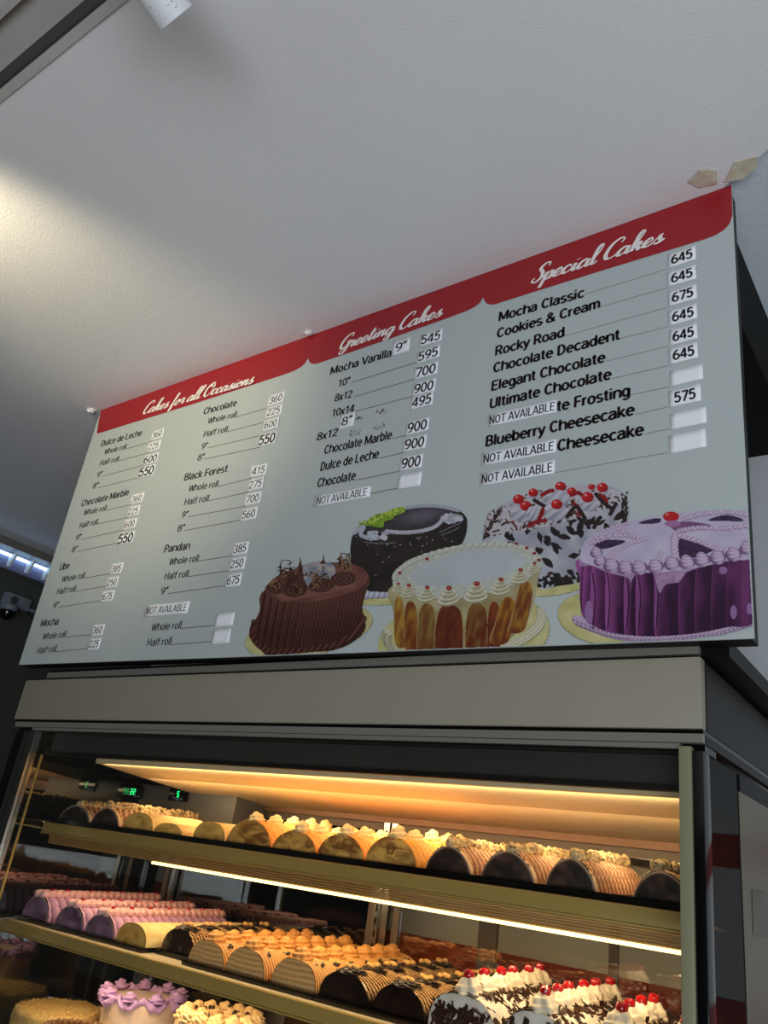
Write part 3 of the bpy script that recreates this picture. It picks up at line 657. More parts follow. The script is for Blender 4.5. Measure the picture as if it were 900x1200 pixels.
# D: black forest cake, behind (crop origin 555,555 scale 4.737)
q = Pic(555, 555, 4.737, 20, 900, 20, 720, 2.6); R = random.Random(1)
doily(q, 420, 560, 330, 118, -7)
side = [(165, 330), (60, 390), (52, 330), (70, 250), (110, 195), (300, 110), (500, 70), (700, 60), (830, 100), (858, 160), (850, 270), (620, 400), (590, 560), (583, 605), (470, 625), (358, 634), (330, 470), (180, 380)]
q.poly(side, lambda X, Y: blend((196, 198, 208), (150, 152, 166))(nz(X, Y, 60, 3) * .9 + (X > 560) * .1))
q.clip = q.poly(side, lambda X, Y: blend((206, 208, 216), (160, 162, 176))(nz(X, Y, 55, 4)))
for k in range(125):
    x, y = R.uniform(60, 850), R.uniform(150, 630); a = R.uniform(0, PI); l = R.uniform(17, 42); w = R.uniform(12, 24)
    P = [(x + l * math.cos(a), y + l * math.sin(a)), (x + w * math.sin(a), y - w * math.cos(a)), (x - l * math.cos(a), y - l * math.sin(a)), (x - w * .7 * math.sin(a), y + w * .7 * math.cos(a))]
    q.poly(P, (38, 30, 32) if R.random() < .8 else (70, 40, 38), R.random() < .6)
for k in range(40):
    x, y = R.uniform(360, 590), R.uniform(570, 640); q.ell(x, y, R.uniform(10, 24), R.uniform(5, 12), (34, 28, 30), R.uniform(0, 180))
q.clip = None
top = [(60, 300), (95, 215), (220, 140), (330, 100), (480, 75), (640, 68), (800, 95), (850, 130), (845, 165), (760, 195), (620, 235), (480, 275), (330, 310), (200, 320), (120, 350)]
tm = q.poly(top, (200, 196, 202)); q.clip = tm
for k in range(330):
    x, y = R.uniform(50, 860), R.uniform(70, 360); a = R.uniform(0, PI); l = R.uniform(10, 38)
    q.line([(x, y), (x + l * math.cos(a), y + l * math.sin(a))], R.uniform(5, 12), R.choice([(64, 34, 32), (44, 26, 26), (44, 26, 26), (120, 44, 40), (214, 210, 216)]), False)
q.clip = None
for k in range(60):
    t = R.random(); x = 50 + 100 * t; y = 380 - 190 * t ** .7 + R.uniform(-8, 8); a = R.uniform(-1, 1.5)
    q.line([(x, y), (x + 20 * math.cos(a), y + 20 * math.sin(a))], 5, (60, 30, 28), False)
for k in range(45):
    x, y = 845 + R.uniform(-22, 10), R.uniform(105, 275); q.ell(x, y, R.uniform(5, 13), R.uniform(4, 9), (46, 28, 28), R.uniform(0, 180))
def rosette(cx, cy, rx, ry, c1=(214, 214, 224), c2=(150, 150, 166)):
    q.ell(cx, cy, rx, ry, lambda X, Y: blend(c1, c2)(.5 + .5 * np.sin((X - cx) / rx * 7 + (Y - cy) / ry * 5) * .7 + (Y - cy) / ry * .3))
    q.ell(cx - rx * .05, cy - ry * .45, rx * .62, ry * .5, lambda X, Y: blend(c1, c2)(.3 + .5 * np.sin((X - cx) / rx * 9 + (Y - cy) / ry * 6) * .6))
def cherry2(cx, cy, r):
    q.ell(cx, cy, r, r * .86, lambda X, Y: blend((214, 26, 34), (140, 10, 20))(((X - cx) + (Y - cy)) / r * .5 + .3)); q.ell(cx - r * .3, cy - r * .35, r * .22, r * .14, (240, 190, 190))
for cx, cy, rx, ry, hx, hy, hr in [(345, 125, 34, 26, 332, 106, 28), (255, 170, 60, 34, 250, 143, 32), (480, 110, 56, 40, 484, 72, 32), (730, 105, 40, 34, 716, 78, 32), (655, 80, 12, 10, 656, 74, 20),
                                   (545, 110, 26, 22, 545, 100, 26), (460, 140, 75, 50, 0, 0, 0), (275, 225, 72, 46, 290, 180, 32), (640, 170, 56, 40, 634, 132, 34), (330, 225, 34, 44, 0, 0, 0), (455, 215, 78, 48, 463, 172, 32)]:
    rosette(cx, cy, rx, ry)
    if hr: cherry2(hx, hy, hr)
for x0, y0, x1, y1 in [(310, 285, 400, 262), (365, 250, 385, 200), (380, 120, 440, 95), (590, 230, 560, 170), (700, 120, 740, 165), (590, 110, 545, 120)]:
    q.line([(x0, y0), ((x0 + x1) / 2 + 8, (y0 + y1) / 2 - 8), (x1, y1)], 22, (150, 16, 24))
for P in [[(520, 240), (570, 185), (620, 250)], [(585, 250), (630, 280), (640, 300)], [(670, 300), (690, 260), (705, 245)], [(680, 115), (720, 160), (760, 190)], [(340, 150), (390, 180)], [(760, 225), (790, 170)]]:
    q.line(P, 22, (46, 26, 28))
q.build('cake_picture', .0008, 'printed picture of a white cake with chocolate shavings and cherries')

# B: dark glazed oval cake with green icing (origin 400,580 scale 5.625)
q = Pic(400, 580, 5.625, 40, 900, 40, 735, 3.0); R = random.Random(2)
doily(q, 300, 640, 330, 85, -3)
for k in range(9): piped(q, 170 + k * 36, 660 - k * 2, 26, 30, 0, (214, 216, 232), (120, 122, 152), 5)
q.poly([(62, 330), (80, 260), (150, 200), (300, 150), (430, 95), (620, 68), (760, 95), (822, 140), (834, 200), (815, 290), (760, 350), (520, 420), (400, 470), (345, 560), (338, 632), (250, 640), (170, 628), (182, 560), (75, 470), (62, 400)], lambda X, Y: blend((34, 28, 28), (48, 40, 38))(nz(X, Y, 60, 2)))
q.poly([(120, 245), (190, 190), (330, 150), (440, 92), (600, 74), (700, 85), (768, 118), (690, 190), (560, 235), (400, 255), (240, 250)], lambda X, Y: blend((50, 44, 48), (104, 98, 112))(np.exp(-((X - 520 + (Y - 150) * 1.2) / 110) ** 2 - ((Y - 140) / 50) ** 2) + .15 * nz(X, Y, 25, 3)))
for k in range(16): q.ell(440 + k * 22, 84 - 22 * math.sin(k / 15 * PI) + k * 1.2, 20, 13, (178, 184, 196))
q.poly([(100, 215), (140, 180), (180, 168), (230, 130), (300, 112), (350, 88), (400, 82), (428, 98), (400, 122), (352, 140), (340, 160), (285, 178), (280, 210), (245, 216), (200, 205), (160, 200), (120, 212)], lambda X, Y: blend((150, 190, 44), (96, 140, 30))(nz(X, Y, 12, 5)))
for k in range(60): q.ell(R.uniform(120, 410), 0, 1, 1, (0, 0, 0)); t = R.random(); x = 115 + 300 * t; y = 200 - 110 * t + R.uniform(-16, 20); q.ell(x, y, R.uniform(6, 13), R.uniform(5, 9), R.choice([(176, 208, 64), (120, 164, 40), (200, 220, 90)]), R.uniform(0, 90))
q.line([(88, 252), (120, 225), (150, 212), (130, 262), (175, 285)], 26, (186, 190, 204))
for k in range(26): q.ell(175 + R.uniform(0, 125), 270 + R.uniform(-26, 24), 15, 13, R.choice([(200, 204, 216), (174, 178, 194), (212, 214, 222)]))
q.line([(300, 240), (400, 248), (520, 240), (610, 215), (655, 180), (670, 150)], 24, (196, 198, 208)); q.line([(310, 255), (420, 262), (540, 250)], 6, (130, 132, 146))
for k in range(40): q.ell(740 + R.gauss(0, 32), 158 + R.gauss(0, 16), 17, 13, R.choice([(196, 200, 212), (174, 178, 192), (210, 212, 220)]))
for P in [[(650, 250), (720, 215), (790, 185)], [(660, 268), (730, 240), (780, 215)], [(150, 312), (260, 322), (360, 315)]]: q.line(P, 4, (150, 150, 160))
for k in range(38): q.ell(R.uniform(80, 780), R.uniform(300, 600) if R.random() < .7 else R.uniform(270, 340), 4, 3, (200, 200, 210))
q.build('cake_picture', .0012, 'printed picture of a black glazed cake with green icing')

# A: chocolate cake, front left (origin 280,640 scale 5.294)
q = Pic(280, 640, 5.294, 20, 850, 15, 735, 2.9); R = random.Random(3)
doily(q, 435, 530, 405, 150, -12)
sideA = [(165, 270), (130, 400), (105, 455), (75, 545), (85, 590), (130, 640), (190, 682), (330, 672), (450, 660), (560, 652), (650, 630), (720, 590), (785, 520), (782, 440), (770, 380), (800, 260), (798, 180), (500, 200)]
def fA(X, Y):
    u = X + (Y - 300) * .18; r = .5 + .5 * np.sin(u / 3.6 + .6 * np.sin(Y / 9)); r2 = .5 + .5 * np.sin(u / 7.0)
    dark = np.clip((X - 120) / 700, 0, 1) * .35 + np.clip((Y - 330) / 700, 0, .3)
    return blend((138, 84, 72), (58, 30, 26))(r * .30 + (1 - r2) * np.clip(1 - (X - 100) / 330, 0, 1) * .6 + dark + .25)
q.poly(sideA, fA)
q.line([(95, 470), (85, 560), (160, 640), (300, 655), (460, 640), (600, 610), (720, 540), (780, 450)], 34, lambda X, Y: blend((112, 66, 56), (52, 28, 26))(.5 + .5 * np.sin(X / 6 + Y / 8)))
topA = [(165, 272), (195, 220), (270, 170), (440, 115), (620, 100), (740, 122), (796, 160), (800, 215), (750, 262), (620, 312), (460, 345), (330, 352), (225, 325)]
q.poly(topA, lambda X, Y: blend((136, 88, 78), (96, 58, 52))(nz(X, Y, 70, 2) + .15 * np.sin((X - Y) / 5)))
for k in range(46): x = 250 + k * 10; y = 335 - abs(k - 8) * 1.9 - k * .4; q.line([(x - 8, y - 24), (x + 14, y + 6)], 4, (156, 108, 92), False)
q.poly([(330, 210), (345, 150), (420, 110), (520, 95), (590, 120), (590, 190), (470, 240), (400, 240)], lambda X, Y: blend((196, 186, 176), (120, 134, 158))(nz(X, Y, 28, 4)))
for cx, cy, rx, ry in [(235, 260, 62, 40), (352, 275, 76, 44), (515, 245, 82, 44), (650, 205, 84, 44)]:
    q.ell(cx, cy, rx, ry, lambda X, Y: blend((112, 70, 60), (60, 34, 30))(.5 + .5 * np.sin(np.hypot((X - cx) / rx, (Y - cy) / ry) * 18)), -8)
q.poly([(290, 230), (370, 120), (378, 65), (392, 105), (405, 200), (425, 260), (360, 290)], lambda X, Y: blend((104, 62, 50), (52, 30, 26))(nz(X, Y, 16, 3)))
q.poly([(505, 110), (522, 80), (528, 25), (534, 90), (545, 110)], (90, 50, 42))
for cx, cy, n_, rx, ry in [(300, 150, 26, 50, 50), (500, 200, 34, 60, 55), (655, 100, 34, 50, 55), (350, 250, 16, 40, 30), (230, 230, 14, 30, 30)]:
    for k in range(n_):
        x, y = cx + R.gauss(0, rx * .45), cy + R.gauss(0, ry * .45); a = R.uniform(0, PI)
        q.line([(x, y), (x + 16 * math.cos(a), y + 16 * math.sin(a) - 8), (x + 30 * math.cos(a + .5), y + 30 * math.sin(a + .5))], 7, R.choice([(52, 30, 26), (96, 58, 42), (150, 108, 78), (60, 36, 30)]))
q.line([(262, 150), (265, 95), (318, 92), (322, 112)], 8, (60, 38, 34)); q.line([(235, 160), (262, 150), (352, 132)], 8, (70, 42, 34))
for x in (640, 665, 688): q.line([(x, 45), (x + 8, 150)], 8, (150, 116, 84), False)
q.line([(630, 44), (695, 52)], 7, (60, 36, 30), False)
q.build('cake_picture', .0016, 'printed picture of a brown chocolate cake with curls')

# C: white top cake with amber sides (origin 435,620 scale 4.09)
q = Pic(435, 620, 4.09, 20, 880, 50, 600, 2.3); R = random.Random(4)
doily(q, 445, 520, 415, 215, -9, 80, .012)
for k in range(56):
    t = -0.15 + k / 55 * (PI + .3); x = 448 + 372 * math.cos(t); y = 470 + 148 * math.sin(t) - (x - 448) * .13
    piped(q, x, y, 27, 18, 35, (232, 228, 198), (132, 126, 94), 9)
sideC = [(105, 270), (108, 400), (125, 520), (165, 575), (300, 585), (560, 575), (640, 545), (720, 480), (770, 400), (805, 230), (790, 180), (450, 200)]
q.poly(sideC, lambda X, Y: blend((196, 188, 150), (150, 136, 84))(nz(X, Y, 60, 3)))
for x0, x1, yt, yb, c1, c2 in [(110, 158, 325, 560, (196, 160, 60), (140, 86, 36)), (158, 222, 345, 590, (180, 132, 50), (122, 58, 26)), (225, 310, 355, 595, (150, 130, 66), (118, 70, 36)), (310, 440, 360, 600, (130, 62, 28), (92, 36, 24)),
                               (455, 560, 352, 600, (142, 112, 60), (110, 46, 24)), (560, 620, 345, 570, (150, 72, 30), (100, 40, 22)), (612, 700, 325, 545, (190, 136, 44), (120, 56, 24)), (700, 778, 250, 490, (196, 150, 54), (120, 58, 30))]:
    cx = (x0 + x1) / 2; w = (x1 - x0) / 2
    sh = -.25 if cx > 600 else (.06 if cx < 250 else 0)
    P = [(cx - w * .75, yt + 40), (cx - w * .2, yt), (cx + w * .5, yt + 8), (cx + w * .9, yt + 50), (cx + w + sh * 100, yb - 60), (cx + w * .8 + sh * 170, yb), (cx - w * .8 + sh * 170, yb), (cx - w + sh * 60, yb - 80)]
    q.poly([(a + (a - cx) * .08, b) for a, b in P], (186, 158, 108)); q.poly([(a + (a - cx) * .03, b + 4) for a, b in P], lambda X, Y: blend(c1, c2)(.5 + .9 * (nz(X + Y * .25, Y * .35, 16, int(x0)) - .5) + (Y - yt) / (yb - yt) * .35))
topC = [(105, 262), (112, 215), (150, 170), (200, 140), (330, 98), (480, 68), (620, 62), (730, 82), (800, 115), (822, 160), (800, 205), (700, 262), (560, 310), (380, 335), (220, 325), (130, 300)]
q.poly(topC, lambda X, Y: blend((214, 218, 206), (190, 196, 182))(nz(X, Y, 14, 5)))
q.poly([(190, 235), (220, 190), (330, 140), (480, 102), (620, 96), (720, 125), (740, 165), (660, 215), (520, 255), (360, 275), (240, 268)], lambda X, Y: blend((202, 212, 214), (190, 200, 202))(nz(X, Y, 90, 6)))
for k in range(30):
    t = PI + k / 29 * PI; x = 455 + 335 * math.cos(t); y = 190 + 105 * math.sin(t) - (x - 455) * .14; piped(q, x, y, 21, 14, 0, (220, 222, 210), (168, 172, 156), 5)
for x, y in ((140, 212), (270, 145), (700, 72), (748, 92), (785, 118), (806, 150)): q.ell(x, y, 10, 7, (150, 40, 34))
for cx, cy, r in [(130, 285, 28), (180, 300, 38), (268, 315, 44), (372, 325, 54), (505, 308, 58), (622, 280, 48), (715, 230, 42), (782, 190, 32)]:
    for j, (k, dy) in enumerate(((1, 18), (.86, 4), (.66, -10), (.42, -22))):
        q.ell(cx, cy + dy * r / 45, r * k, r * k * .46, (158, 154, 124), -8); q.ell(cx - 1, cy + (dy - 4) * r / 45, r * k * .97, r * k * .40, (226, 222, 196), -8)
        q.ell(cx + r * .1 * k, cy + (dy - 1) * r / 45, r * k * .7, r * k * .16, (196, 190, 160), -12)
    q.ell(cx + 3, cy - 38 * r / 50, r * .22 + 2, r * .17 + 2, (158, 44, 36)); q.ell(cx + 1, cy - 39 * r / 50, r * .08, r * .06, (214, 120, 100))
q.build('cake_picture', .0020, 'printed picture of a white-topped cake with amber sides')

# E: purple cake, lower right corner (origin 645,590 scale 3.673)
q = Pic(645, 590, 3.673, 25, 885, 25, 610, 2.0); R = random.Random(5)
q.ell(250, 500, 218, 118, (150, 146, 96), 8); q.ell(248, 496, 215, 116, CARD, 8)
LP, DP = (214, 190, 222), (150, 112, 160)
for k in range(44):
    t = 1.0 - k / 43 * 1.1; x = 130 + k * 18; y = 510 + 62 * math.sin(min(1, k / 13) * PI / 2) - max(0, k - 22) * 2.2 + max(0, k - 34) * -3
    piped(q, x, y, 38, 23, 28 if k < 14 else -16, (224, 204, 230), (120, 88, 132), 9)
sideE = [(130, 240), (128, 330), (130, 430), (150, 500), (230, 548), (330, 568), (450, 574), (620, 562), (760, 535), (885, 500), (885, 220), (600, 260), (400, 300)]
def fE(X, Y):
    e = [130, 148, 182, 245, 325, 375, 455, 560, 630, 700, 765, 830, 900]; u = X + 8 * np.sin((Y - 250) / 120); t = np.zeros_like(X); r = np.zeros_like(X)
    for i in range(len(e) - 1):
        m = (u >= e[i]) & (u < e[i + 1]); r[m] = (u[m] - e[i]) / (e[i + 1] - e[i])
    base = .35 + .3 * np.clip((X - 250) / 300, 0, 1) - .25 * np.clip((X - 760) / 100, 0, 1) + .12 * np.clip((Y - 300) / 260, 0, 1)
    am = .28 * np.clip(1.25 - (X - 130) / 620, .15, 1); v = base - am * np.cos(r * PI) + .22 * nz(X, Y * .3, 30, 7) - am * 1.3 * np.exp(-((r - .03) / .05) ** 2)
    return blend((170, 84, 160), (52, 14, 54))(v + .14)
q.poly(sideE, fE)
for x in (180, 244, 325, 376, 452): q.line([(x - 6, 300), (x + 6, 400), (x - 2, 540)], 4, (150, 96, 156)); q.line([(x + 2, 300), (x + 14, 400), (x + 5, 540)], 5, (46, 18, 50))
for cx, cy, rx, ry in [(790, 470, 14, 30), (860, 455, 14, 24), (168, 470, 18, 50), (745, 290, 18, 16)]: q.ell(cx, cy, rx, ry, (160, 116, 170))
q.poly([(130, 270), (180, 270), (250, 300), (330, 320), (350, 350), (345, 375), (365, 312), (440, 300), (470, 385), (500, 350), (555, 340), (585, 300), (620, 270), (300, 230), (150, 220)], lambda X, Y: blend((190, 160, 198), (160, 122, 168))(nz(X, Y, 14, 2)))
topE = [(130, 240), (150, 165), (230, 115), (340, 80), (500, 50), (640, 34), (780, 32), (885, 50), (885, 225), (760, 250), (600, 285), (430, 300), (280, 290), (180, 268)]
q.poly(topE, lambda X, Y: blend((214, 206, 230), (196, 184, 216))(nz(X, Y, 60, 9)))
for P in ([(190, 175), (210, 160), (310, 160), (318, 172), (250, 195), (205, 196)], [(552, 160), (600, 150), (690, 190), (700, 205), (640, 230), (556, 238)], [(680, 75), (750, 52), (822, 66), (826, 80), (760, 78)], [(380, 86), (430, 70), (475, 66), (470, 85), (420, 90)]):
    q.poly(P, lambda X, Y: blend((44, 26, 56), (78, 54, 92))(nz(X, Y, 9, 11)))
q.poly([(520, 90), (600, 80), (700, 100), (600, 122), (540, 120)], (128, 84, 128))
def rope(P, w, n, ph=0):
    C = catmull(P, 12)
    for i in range(n):
        p = C[int(i / (n - 1) * (len(C) - 1))]
        piped(q, p[0], p[1], w * 1.05, w * .68, 25, (224, 206, 232), (132, 96, 142), 6)
for P, w, n in [([(175, 175), (260, 140), (330, 120)], 13, 12), ([(200, 150), (320, 140), (380, 150)], 14, 10), ([(410, 155), (350, 175), (290, 205), (250, 235)], 12, 13), ([(540, 140), (535, 180), (540, 230)], 18, 7),
                ([(560, 142), (640, 165), (700, 190), (760, 205)], 17, 12), ([(560, 120), (640, 108), (740, 110), (845, 100)], 15, 16), ([(580, 70), (660, 48), (760, 40), (845, 52)], 15, 16), ([(230, 118), (300, 96), (340, 86)], 10, 8), ([(480, 215), (470, 240)], 12, 3)]:
    rope(P, w, n)
for k, (cx, cy) in enumerate([(200, 215), (215, 250), (265, 270), (325, 280), (385, 280), (455, 275), (525, 262), (590, 258), (655, 246), (722, 236), (790, 222), (850, 195)]):
    rr = 34 if k > 1 else 26
    q.ell(cx, cy, rr * 1.05, rr * .82, (128, 92, 140), -12)
    piped(q, cx, cy - 3, rr, rr * .76, 62, (220, 198, 228), (128, 92, 140), 13)
q.ell(521, 58, 35, 22, (200, 26, 34)); q.ell(505, 50, 10, 5, (240, 120, 110)); q.ell(528, 90, 34, 14, (170, 120, 168))
q.build('cake_picture', .0024, 'printed picture of a purple cake with piped lilac border')
# ------------------------------------------------------------------ display case
CX, CY = -1.35, 1.32
XL, XR, YB = -2.342, -0.362, 1.93
def lift(x, y, k=0.0): return 0.009 * (x + 1.35) + k * (y - 1.42)
def T0(v): return (v[0] - CX, v[1] - CY, v[2] + EYE + lift(v[0], v[1]))
def T1(v): return (v[0] - CX, v[1] - CY, v[2] + EYE + lift(v[0], v[1], 0.03))
case = thing('display_case', 'tall lit bakery display case with beige fascia, black frame and glass front', 'display case', (CX, CY, 0))
def cp(name, m, *boxes, parent=None, bev=0.0, fn=T0, **kw):
    mb = MB(fn)
    for b in boxes: mb.box(*b, bev=bev)
    return mb.put(name, m, parent or case, bev > 0, **kw)
# top
M_sidefas = mat('dark_side_steel', (22, 19, 16), 0.42, 0.0, spec=0.25)
cp('fascia', M_fascia, (XL, XR, 1.32, 1.345, 0.250, 0.366), bev=0.003)
cp('side_fascia', M_sidefas, (XR - 0.012, XR + 0.001, 1.3455, 2.03, 0.250, 0.362))
cp('side_fascia', M_sidefas, (XL, XL + 0.012, 1.3455, 2.03, 0.250, 0.362))
cp('top_cover', M_black, (XL + 0.013, XR - 0.013, 1.346, 2.03, 0.352, 0.372))
M_strip = mat('satin_strip', (150, 146, 136), 0.3, 0.45)
cp('upper_steel_strip', M_strip, (-2.26, XR - 0.006, 1.334, 1.346, 0.3745, 0.391))
cp('upper_black_box', M_black, (-2.27, -0.325, 1.352, 2.04, 0.373, 0.402))
cp('black_trim', M_blackgloss, (XL + .004, XR, 1.326, 2.03, 0.243, 0.2495))
cp('lower_steel_strip', M_strip, (XL + .012, XR, 1.322, 1.336, 0.2285, 0.2425))
cp('side_steel_strip', M_sidefas, (XR - 0.010, XR + 0.001, 1.3365, 2.03, 0.2285, 0.2425))
cp('header_beam', M_blackgloss, (XL + .02, XR - .001, 1.3365, 1.40, 0.217, 0.2284))
cp('header_panel', mat('header_grey', (66, 64, 60), .4), (-2.19, XR - .03, 1.372, 1.40, 0.163, 0.2165))
cp('glass_channel', M_strip, (-2.235, -0.398, 1.324, 1.336, 0.2195, 0.2275))
cp('header_lip', mat('bronze_lip', (30, 24, 18), 0.5, 0.3), (-2.19, XR - .03, 1.356, 1.3715, 0.158, 0.166))
# posts
cp('corner_post', M_blackgloss, (-2.318, -2.268, 1.325, 1.36, -0.78, 0.2165), bev=0.003)
cp('steel_post', M_steel, (-2.2675, -2.246, 1.322, 1.345, -0.78, 0.2165), (-2.243, -2.212, 1.322, 1.345, -0.78, 0.2165))
cp('corner_post', M_blackgloss, (-0.3785, XR, 1.322, 1.36, -0.78, 0.2165), bev=0.002)
cp('olive_post', mat('olive_enamel', (128, 128, 100), 0.4), (-0.3985, -0.379, 1.318, 1.34, -0.78, 0.2225), bev=0.002)
cp('gilt_edge', M_gold, (-2.188, -2.183, 1.345, 1.350, -0.78, 0.155))
cp('rear_post', M_blackgloss, (XL + .03, XL + .07, YB - .04, YB, -0.78, 0.2165)); cp('rear_post', M_blackgloss, (XR - .04, XR - .001, YB - .04, YB, -0.78, 0.2165))
# glass
cp('front_glass', M_front, (-2.211, -0.399, 1.327, 1.332, -0.78, 0.219))
cp('side_glass', M_side, (-2.290, -2.285, 1.362, YB - .042, -0.78, 0.2165))
cp('side_glass', M_sideR, (-0.371, -0.366, 1.361, 1.549, -0.78, 0.2165))
cp('side_panel', mat('side_panel_enamel', (116, 110, 98), 0.45, bump=(8, 0.1, 0.003)), (-0.375, -0.3635, 1.55, 1.889, -0.78, 0.188))
cp('side_trim', M_black, (-0.375, -0.3635, 1.55, 1.889, 0.189, 0.217))
cp('vent_cover', mat('vent_plate', (102, 97, 88), 0.45), (-0.363, -0.360, 1.60, 1.70, -0.035, 0.035), bev=0.0012)
cp('base', M_steel2, (XL + .03, XR - .003, 1.33, YB - .05, -1.5, -0.785))
# canopy with its lamp
can = MB(T0)
can.hexa([(-2.01, 1.405, 0.150), (-0.40, 1.405, 0.156), (-0.40, 1.885, 0.118), (-2.01, 1.885, 0.112),
          (-2.01, 1.405, 0.162), (-0.40, 1.405, 0.168), (-0.40, 1.885, 0.168), (-2.01, 1.885, 0.162)])
can.put('canopy', M_canopy, case)
cp('canopy_back_trim', mat('bronze_trim', (120, 84, 60), 0.4, 0.3), (-2.25, -0.40, 1.8855, 1.895, 0.10, 0.125))
# rear sliding doors
rd = MB(T0)
for k, (a, b) in enumerate(((-2.20, -1.36), (-1.30, -0.42))):
    f_ = cp('sliding_door', mat('door_bronze', (104, 92, 82), .5, .4), (a, a + .02, 1.90, 1.915, -0.78, 0.10), (b - .02, b, 1.90, 1.915, -0.78, 0.10), (a + .02, b - .02, 1.90, 1.915, 0.08, 0.10), (a + .02, b - .02, 1.90, 1.915, -0.78, -0.76))
    MB(T0).box(a + .0205, b - .0205, 1.905, 1.909, -0.76, 0.08).put('pane', (M_backdark, M_back)[k], f_)
cp('shelf_upright', M_steel, (-1.352, -1.334, 1.886, 1.898, -0.78, 0.10)); cp('shelf_upright', M_steel, (-1.326, -1.308, 1.886, 1.898, -0.78, 0.10))
cp('shelf_upright', M_steel2, (-2.15, -2.135, 1.886, 1.898, -0.78, 0.10))
cp('rear_mullion', mat('mullion_grey', (92, 84, 80), 0.5), (-1.06, -1.01, 1.92, 1.93, -0.78, 0.10), (-0.735, -0.715, 1.92, 1.93, -0.78, 0.10))
# slots of the uprights
sl = MB(T0)
for k in range(26): sl.box(-1.3455, -1.3405, 1.885, 1.8858, 0.08 - k * .03 - .016, 0.08 - k * .03)
sl.put('upright_slots', M_black, case, kind='stuff')
# evaporator housing with the two controllers, rear left
hs = cp('controller_housing', mat('housing_grey', (84, 84, 84), 0.45), (-2.24, -1.80, 1.76, 1.885, 0.02, 0.135), bev=0.004)
def seg_digits(s, cx, cz, h, y, par):
    SEG = {'2': 'abged', '5': 'afgcd'}
    w = h * .5; t_ = h * .13; mb = MB(T0); x = cx - (len(s) - 1) * h * .38
    for ch in s:
        for q in SEG[ch]:
            bx = {'a': (x - w / 2, x + w / 2, h / 2 - t_, h / 2), 'g': (x - w / 2, x + w / 2, -t_ / 2, t_ / 2), 'd': (x - w / 2, x + w / 2, -h / 2, -h / 2 + t_),
                  'b': (x + w / 2 - t_, x + w / 2, t_ / 2, h / 2 - t_), 'c': (x + w / 2 - t_, x + w / 2, -h / 2 + t_, -t_ / 2), 'e': (x - w / 2, x - w / 2 + t_, -h / 2 + t_, -t_ / 2), 'f': (x - w / 2, x - w / 2 + t_, t_ / 2, h / 2 - t_)}[q]
            mb.box(bx[0], bx[1], y - .001, y, cz + bx[2], cz + bx[3])
        x += h * .76
    return mb.put('green_digits', M_digit, par)
for px, py, s in ((157, 928, '22'), (210, 931, '5')):
    P = onY(px, py, 1.757); zz = P[2] - EYE - lift(P[0], 0)
    c_ = cp('temperature_controller', M_blackgloss, (P[0] - .045, P[0] + .045, 1.753, 1.7595, zz - .02, zz + .02), bev=0.002)
    seg_digits(s, P[0], zz, 0.018, 1.7528, c_)

# shelves
def shelf(z, led_segs, brown, xl=-2.19):
    s_ = cp('shelf', mat('shelf_enamel', (214, 200, 170), 0.4), (xl, -0.402, 1.428, 1.88, z - .006, z), fn=T1)
    MB(T1).box(xl, -0.402, 1.417, 1.4275, z - .026, z, bev=0.0015).put('front_rail', M_olive, s_, True)
    MB(T1).box(xl, -0.402, 1.415, 1.4275, z - .030, z - .0265, bev=0.0006).put('gold_edge', M_gold, s_, True)
    if brown:
        for k in range(5):
            MB(T1).box(-2.15, -0.402, 1.4185 + .0006 * k, 1.4275, z - .034 - .0047 * k, z - .0305 - .0047 * k, bev=0.0006).put('ribbed_strip', mat('bronze_anodised', (196, 150, 84), 0.6, 0.3), s_, True)
        for a, b, zz in led_segs:
            MB(T1).box(a, b, 1.4195, 1.4275, zz - .006, zz, bev=0.0015).put('led_strip', M_led, s_, True)
    for x in (-2.14, -1.33, -0.45):   # brackets
        MB(T1).hexa([(x, 1.60, z - .012), (x + .004, 1.60, z - .012), (x + .004, 1.885, z - .05), (x, 1.885, z - .05),
                     (x, 1.60, z - .0065), (x + .004, 1.60, z - .0065), (x + .004, 1.885, z - .0065), (x, 1.885, z - .0065)]).put('bracket', M_steel2, s_)
    return s_
ZS1, ZS2, ZS3 = -0.0155, -0.271, -0.56
shelf(ZS1, [(-1.70, -0.402, ZS1 - .054)], True)
shelf(ZS2, [], False, -2.26)
shelf(ZS3, [], False, -2.28)
def strip_light(name, y, z, x0, x1, tgt, e, col=WARM, w=0.02):
    return light(name, 'AREA', ((x0 + x1) / 2, y, EYE + z), ((x0 + x1) / 2, tgt[0], EYE + tgt[1]), e, col, shape='RECTANGLE', size=x1 - x0, size_y=w)
strip_light('canopy_lamp', 1.412, 0.143, -1.98, -0.42, (1.80, 0.10), 1.5)
strip_light('canopy_down_lamp', 1.56, 0.118, -1.98, -0.42, (1.66, 0.0), 3.0, w=.05)
strip_light('shelf_lamp', 1.50, ZS1 - .020, -2.1, -0.42, (1.60, -0.27), 4.8)
strip_light('lower_shelf_lamp', 1.50, ZS2 - .020, -2.1, -0.42, (1.56, -0.55), 4.5)

# fine scratches on the fascia
sc_ = MB(T0); R = random.Random(21)
for k in range(70):
    x = R.choice([R.uniform(-1.05, -.42)] * 3 + [R.uniform(-2.3, -1.05)]); z = R.uniform(.262, .352); a = R.choice([0, PI / 2, R.uniform(0, PI)]); l = R.uniform(.001, .005); w = R.uniform(.0003, .0006)
    c, s = math.cos(a), math.sin(a)
    sc_.add([(x - l * c - w * s, 1.3193, z - l * s + w * c), (x - l * c + w * s, 1.3193, z - l * s - w * c), (x + l * c + w * s, 1.3193, z + l * s - w * c), (x + l * c - w * s, 1.3193, z + l * s + w * c)], [(0, 1, 2, 3)])
sc_.put('scratches', M_scratch, case, kind='stuff')
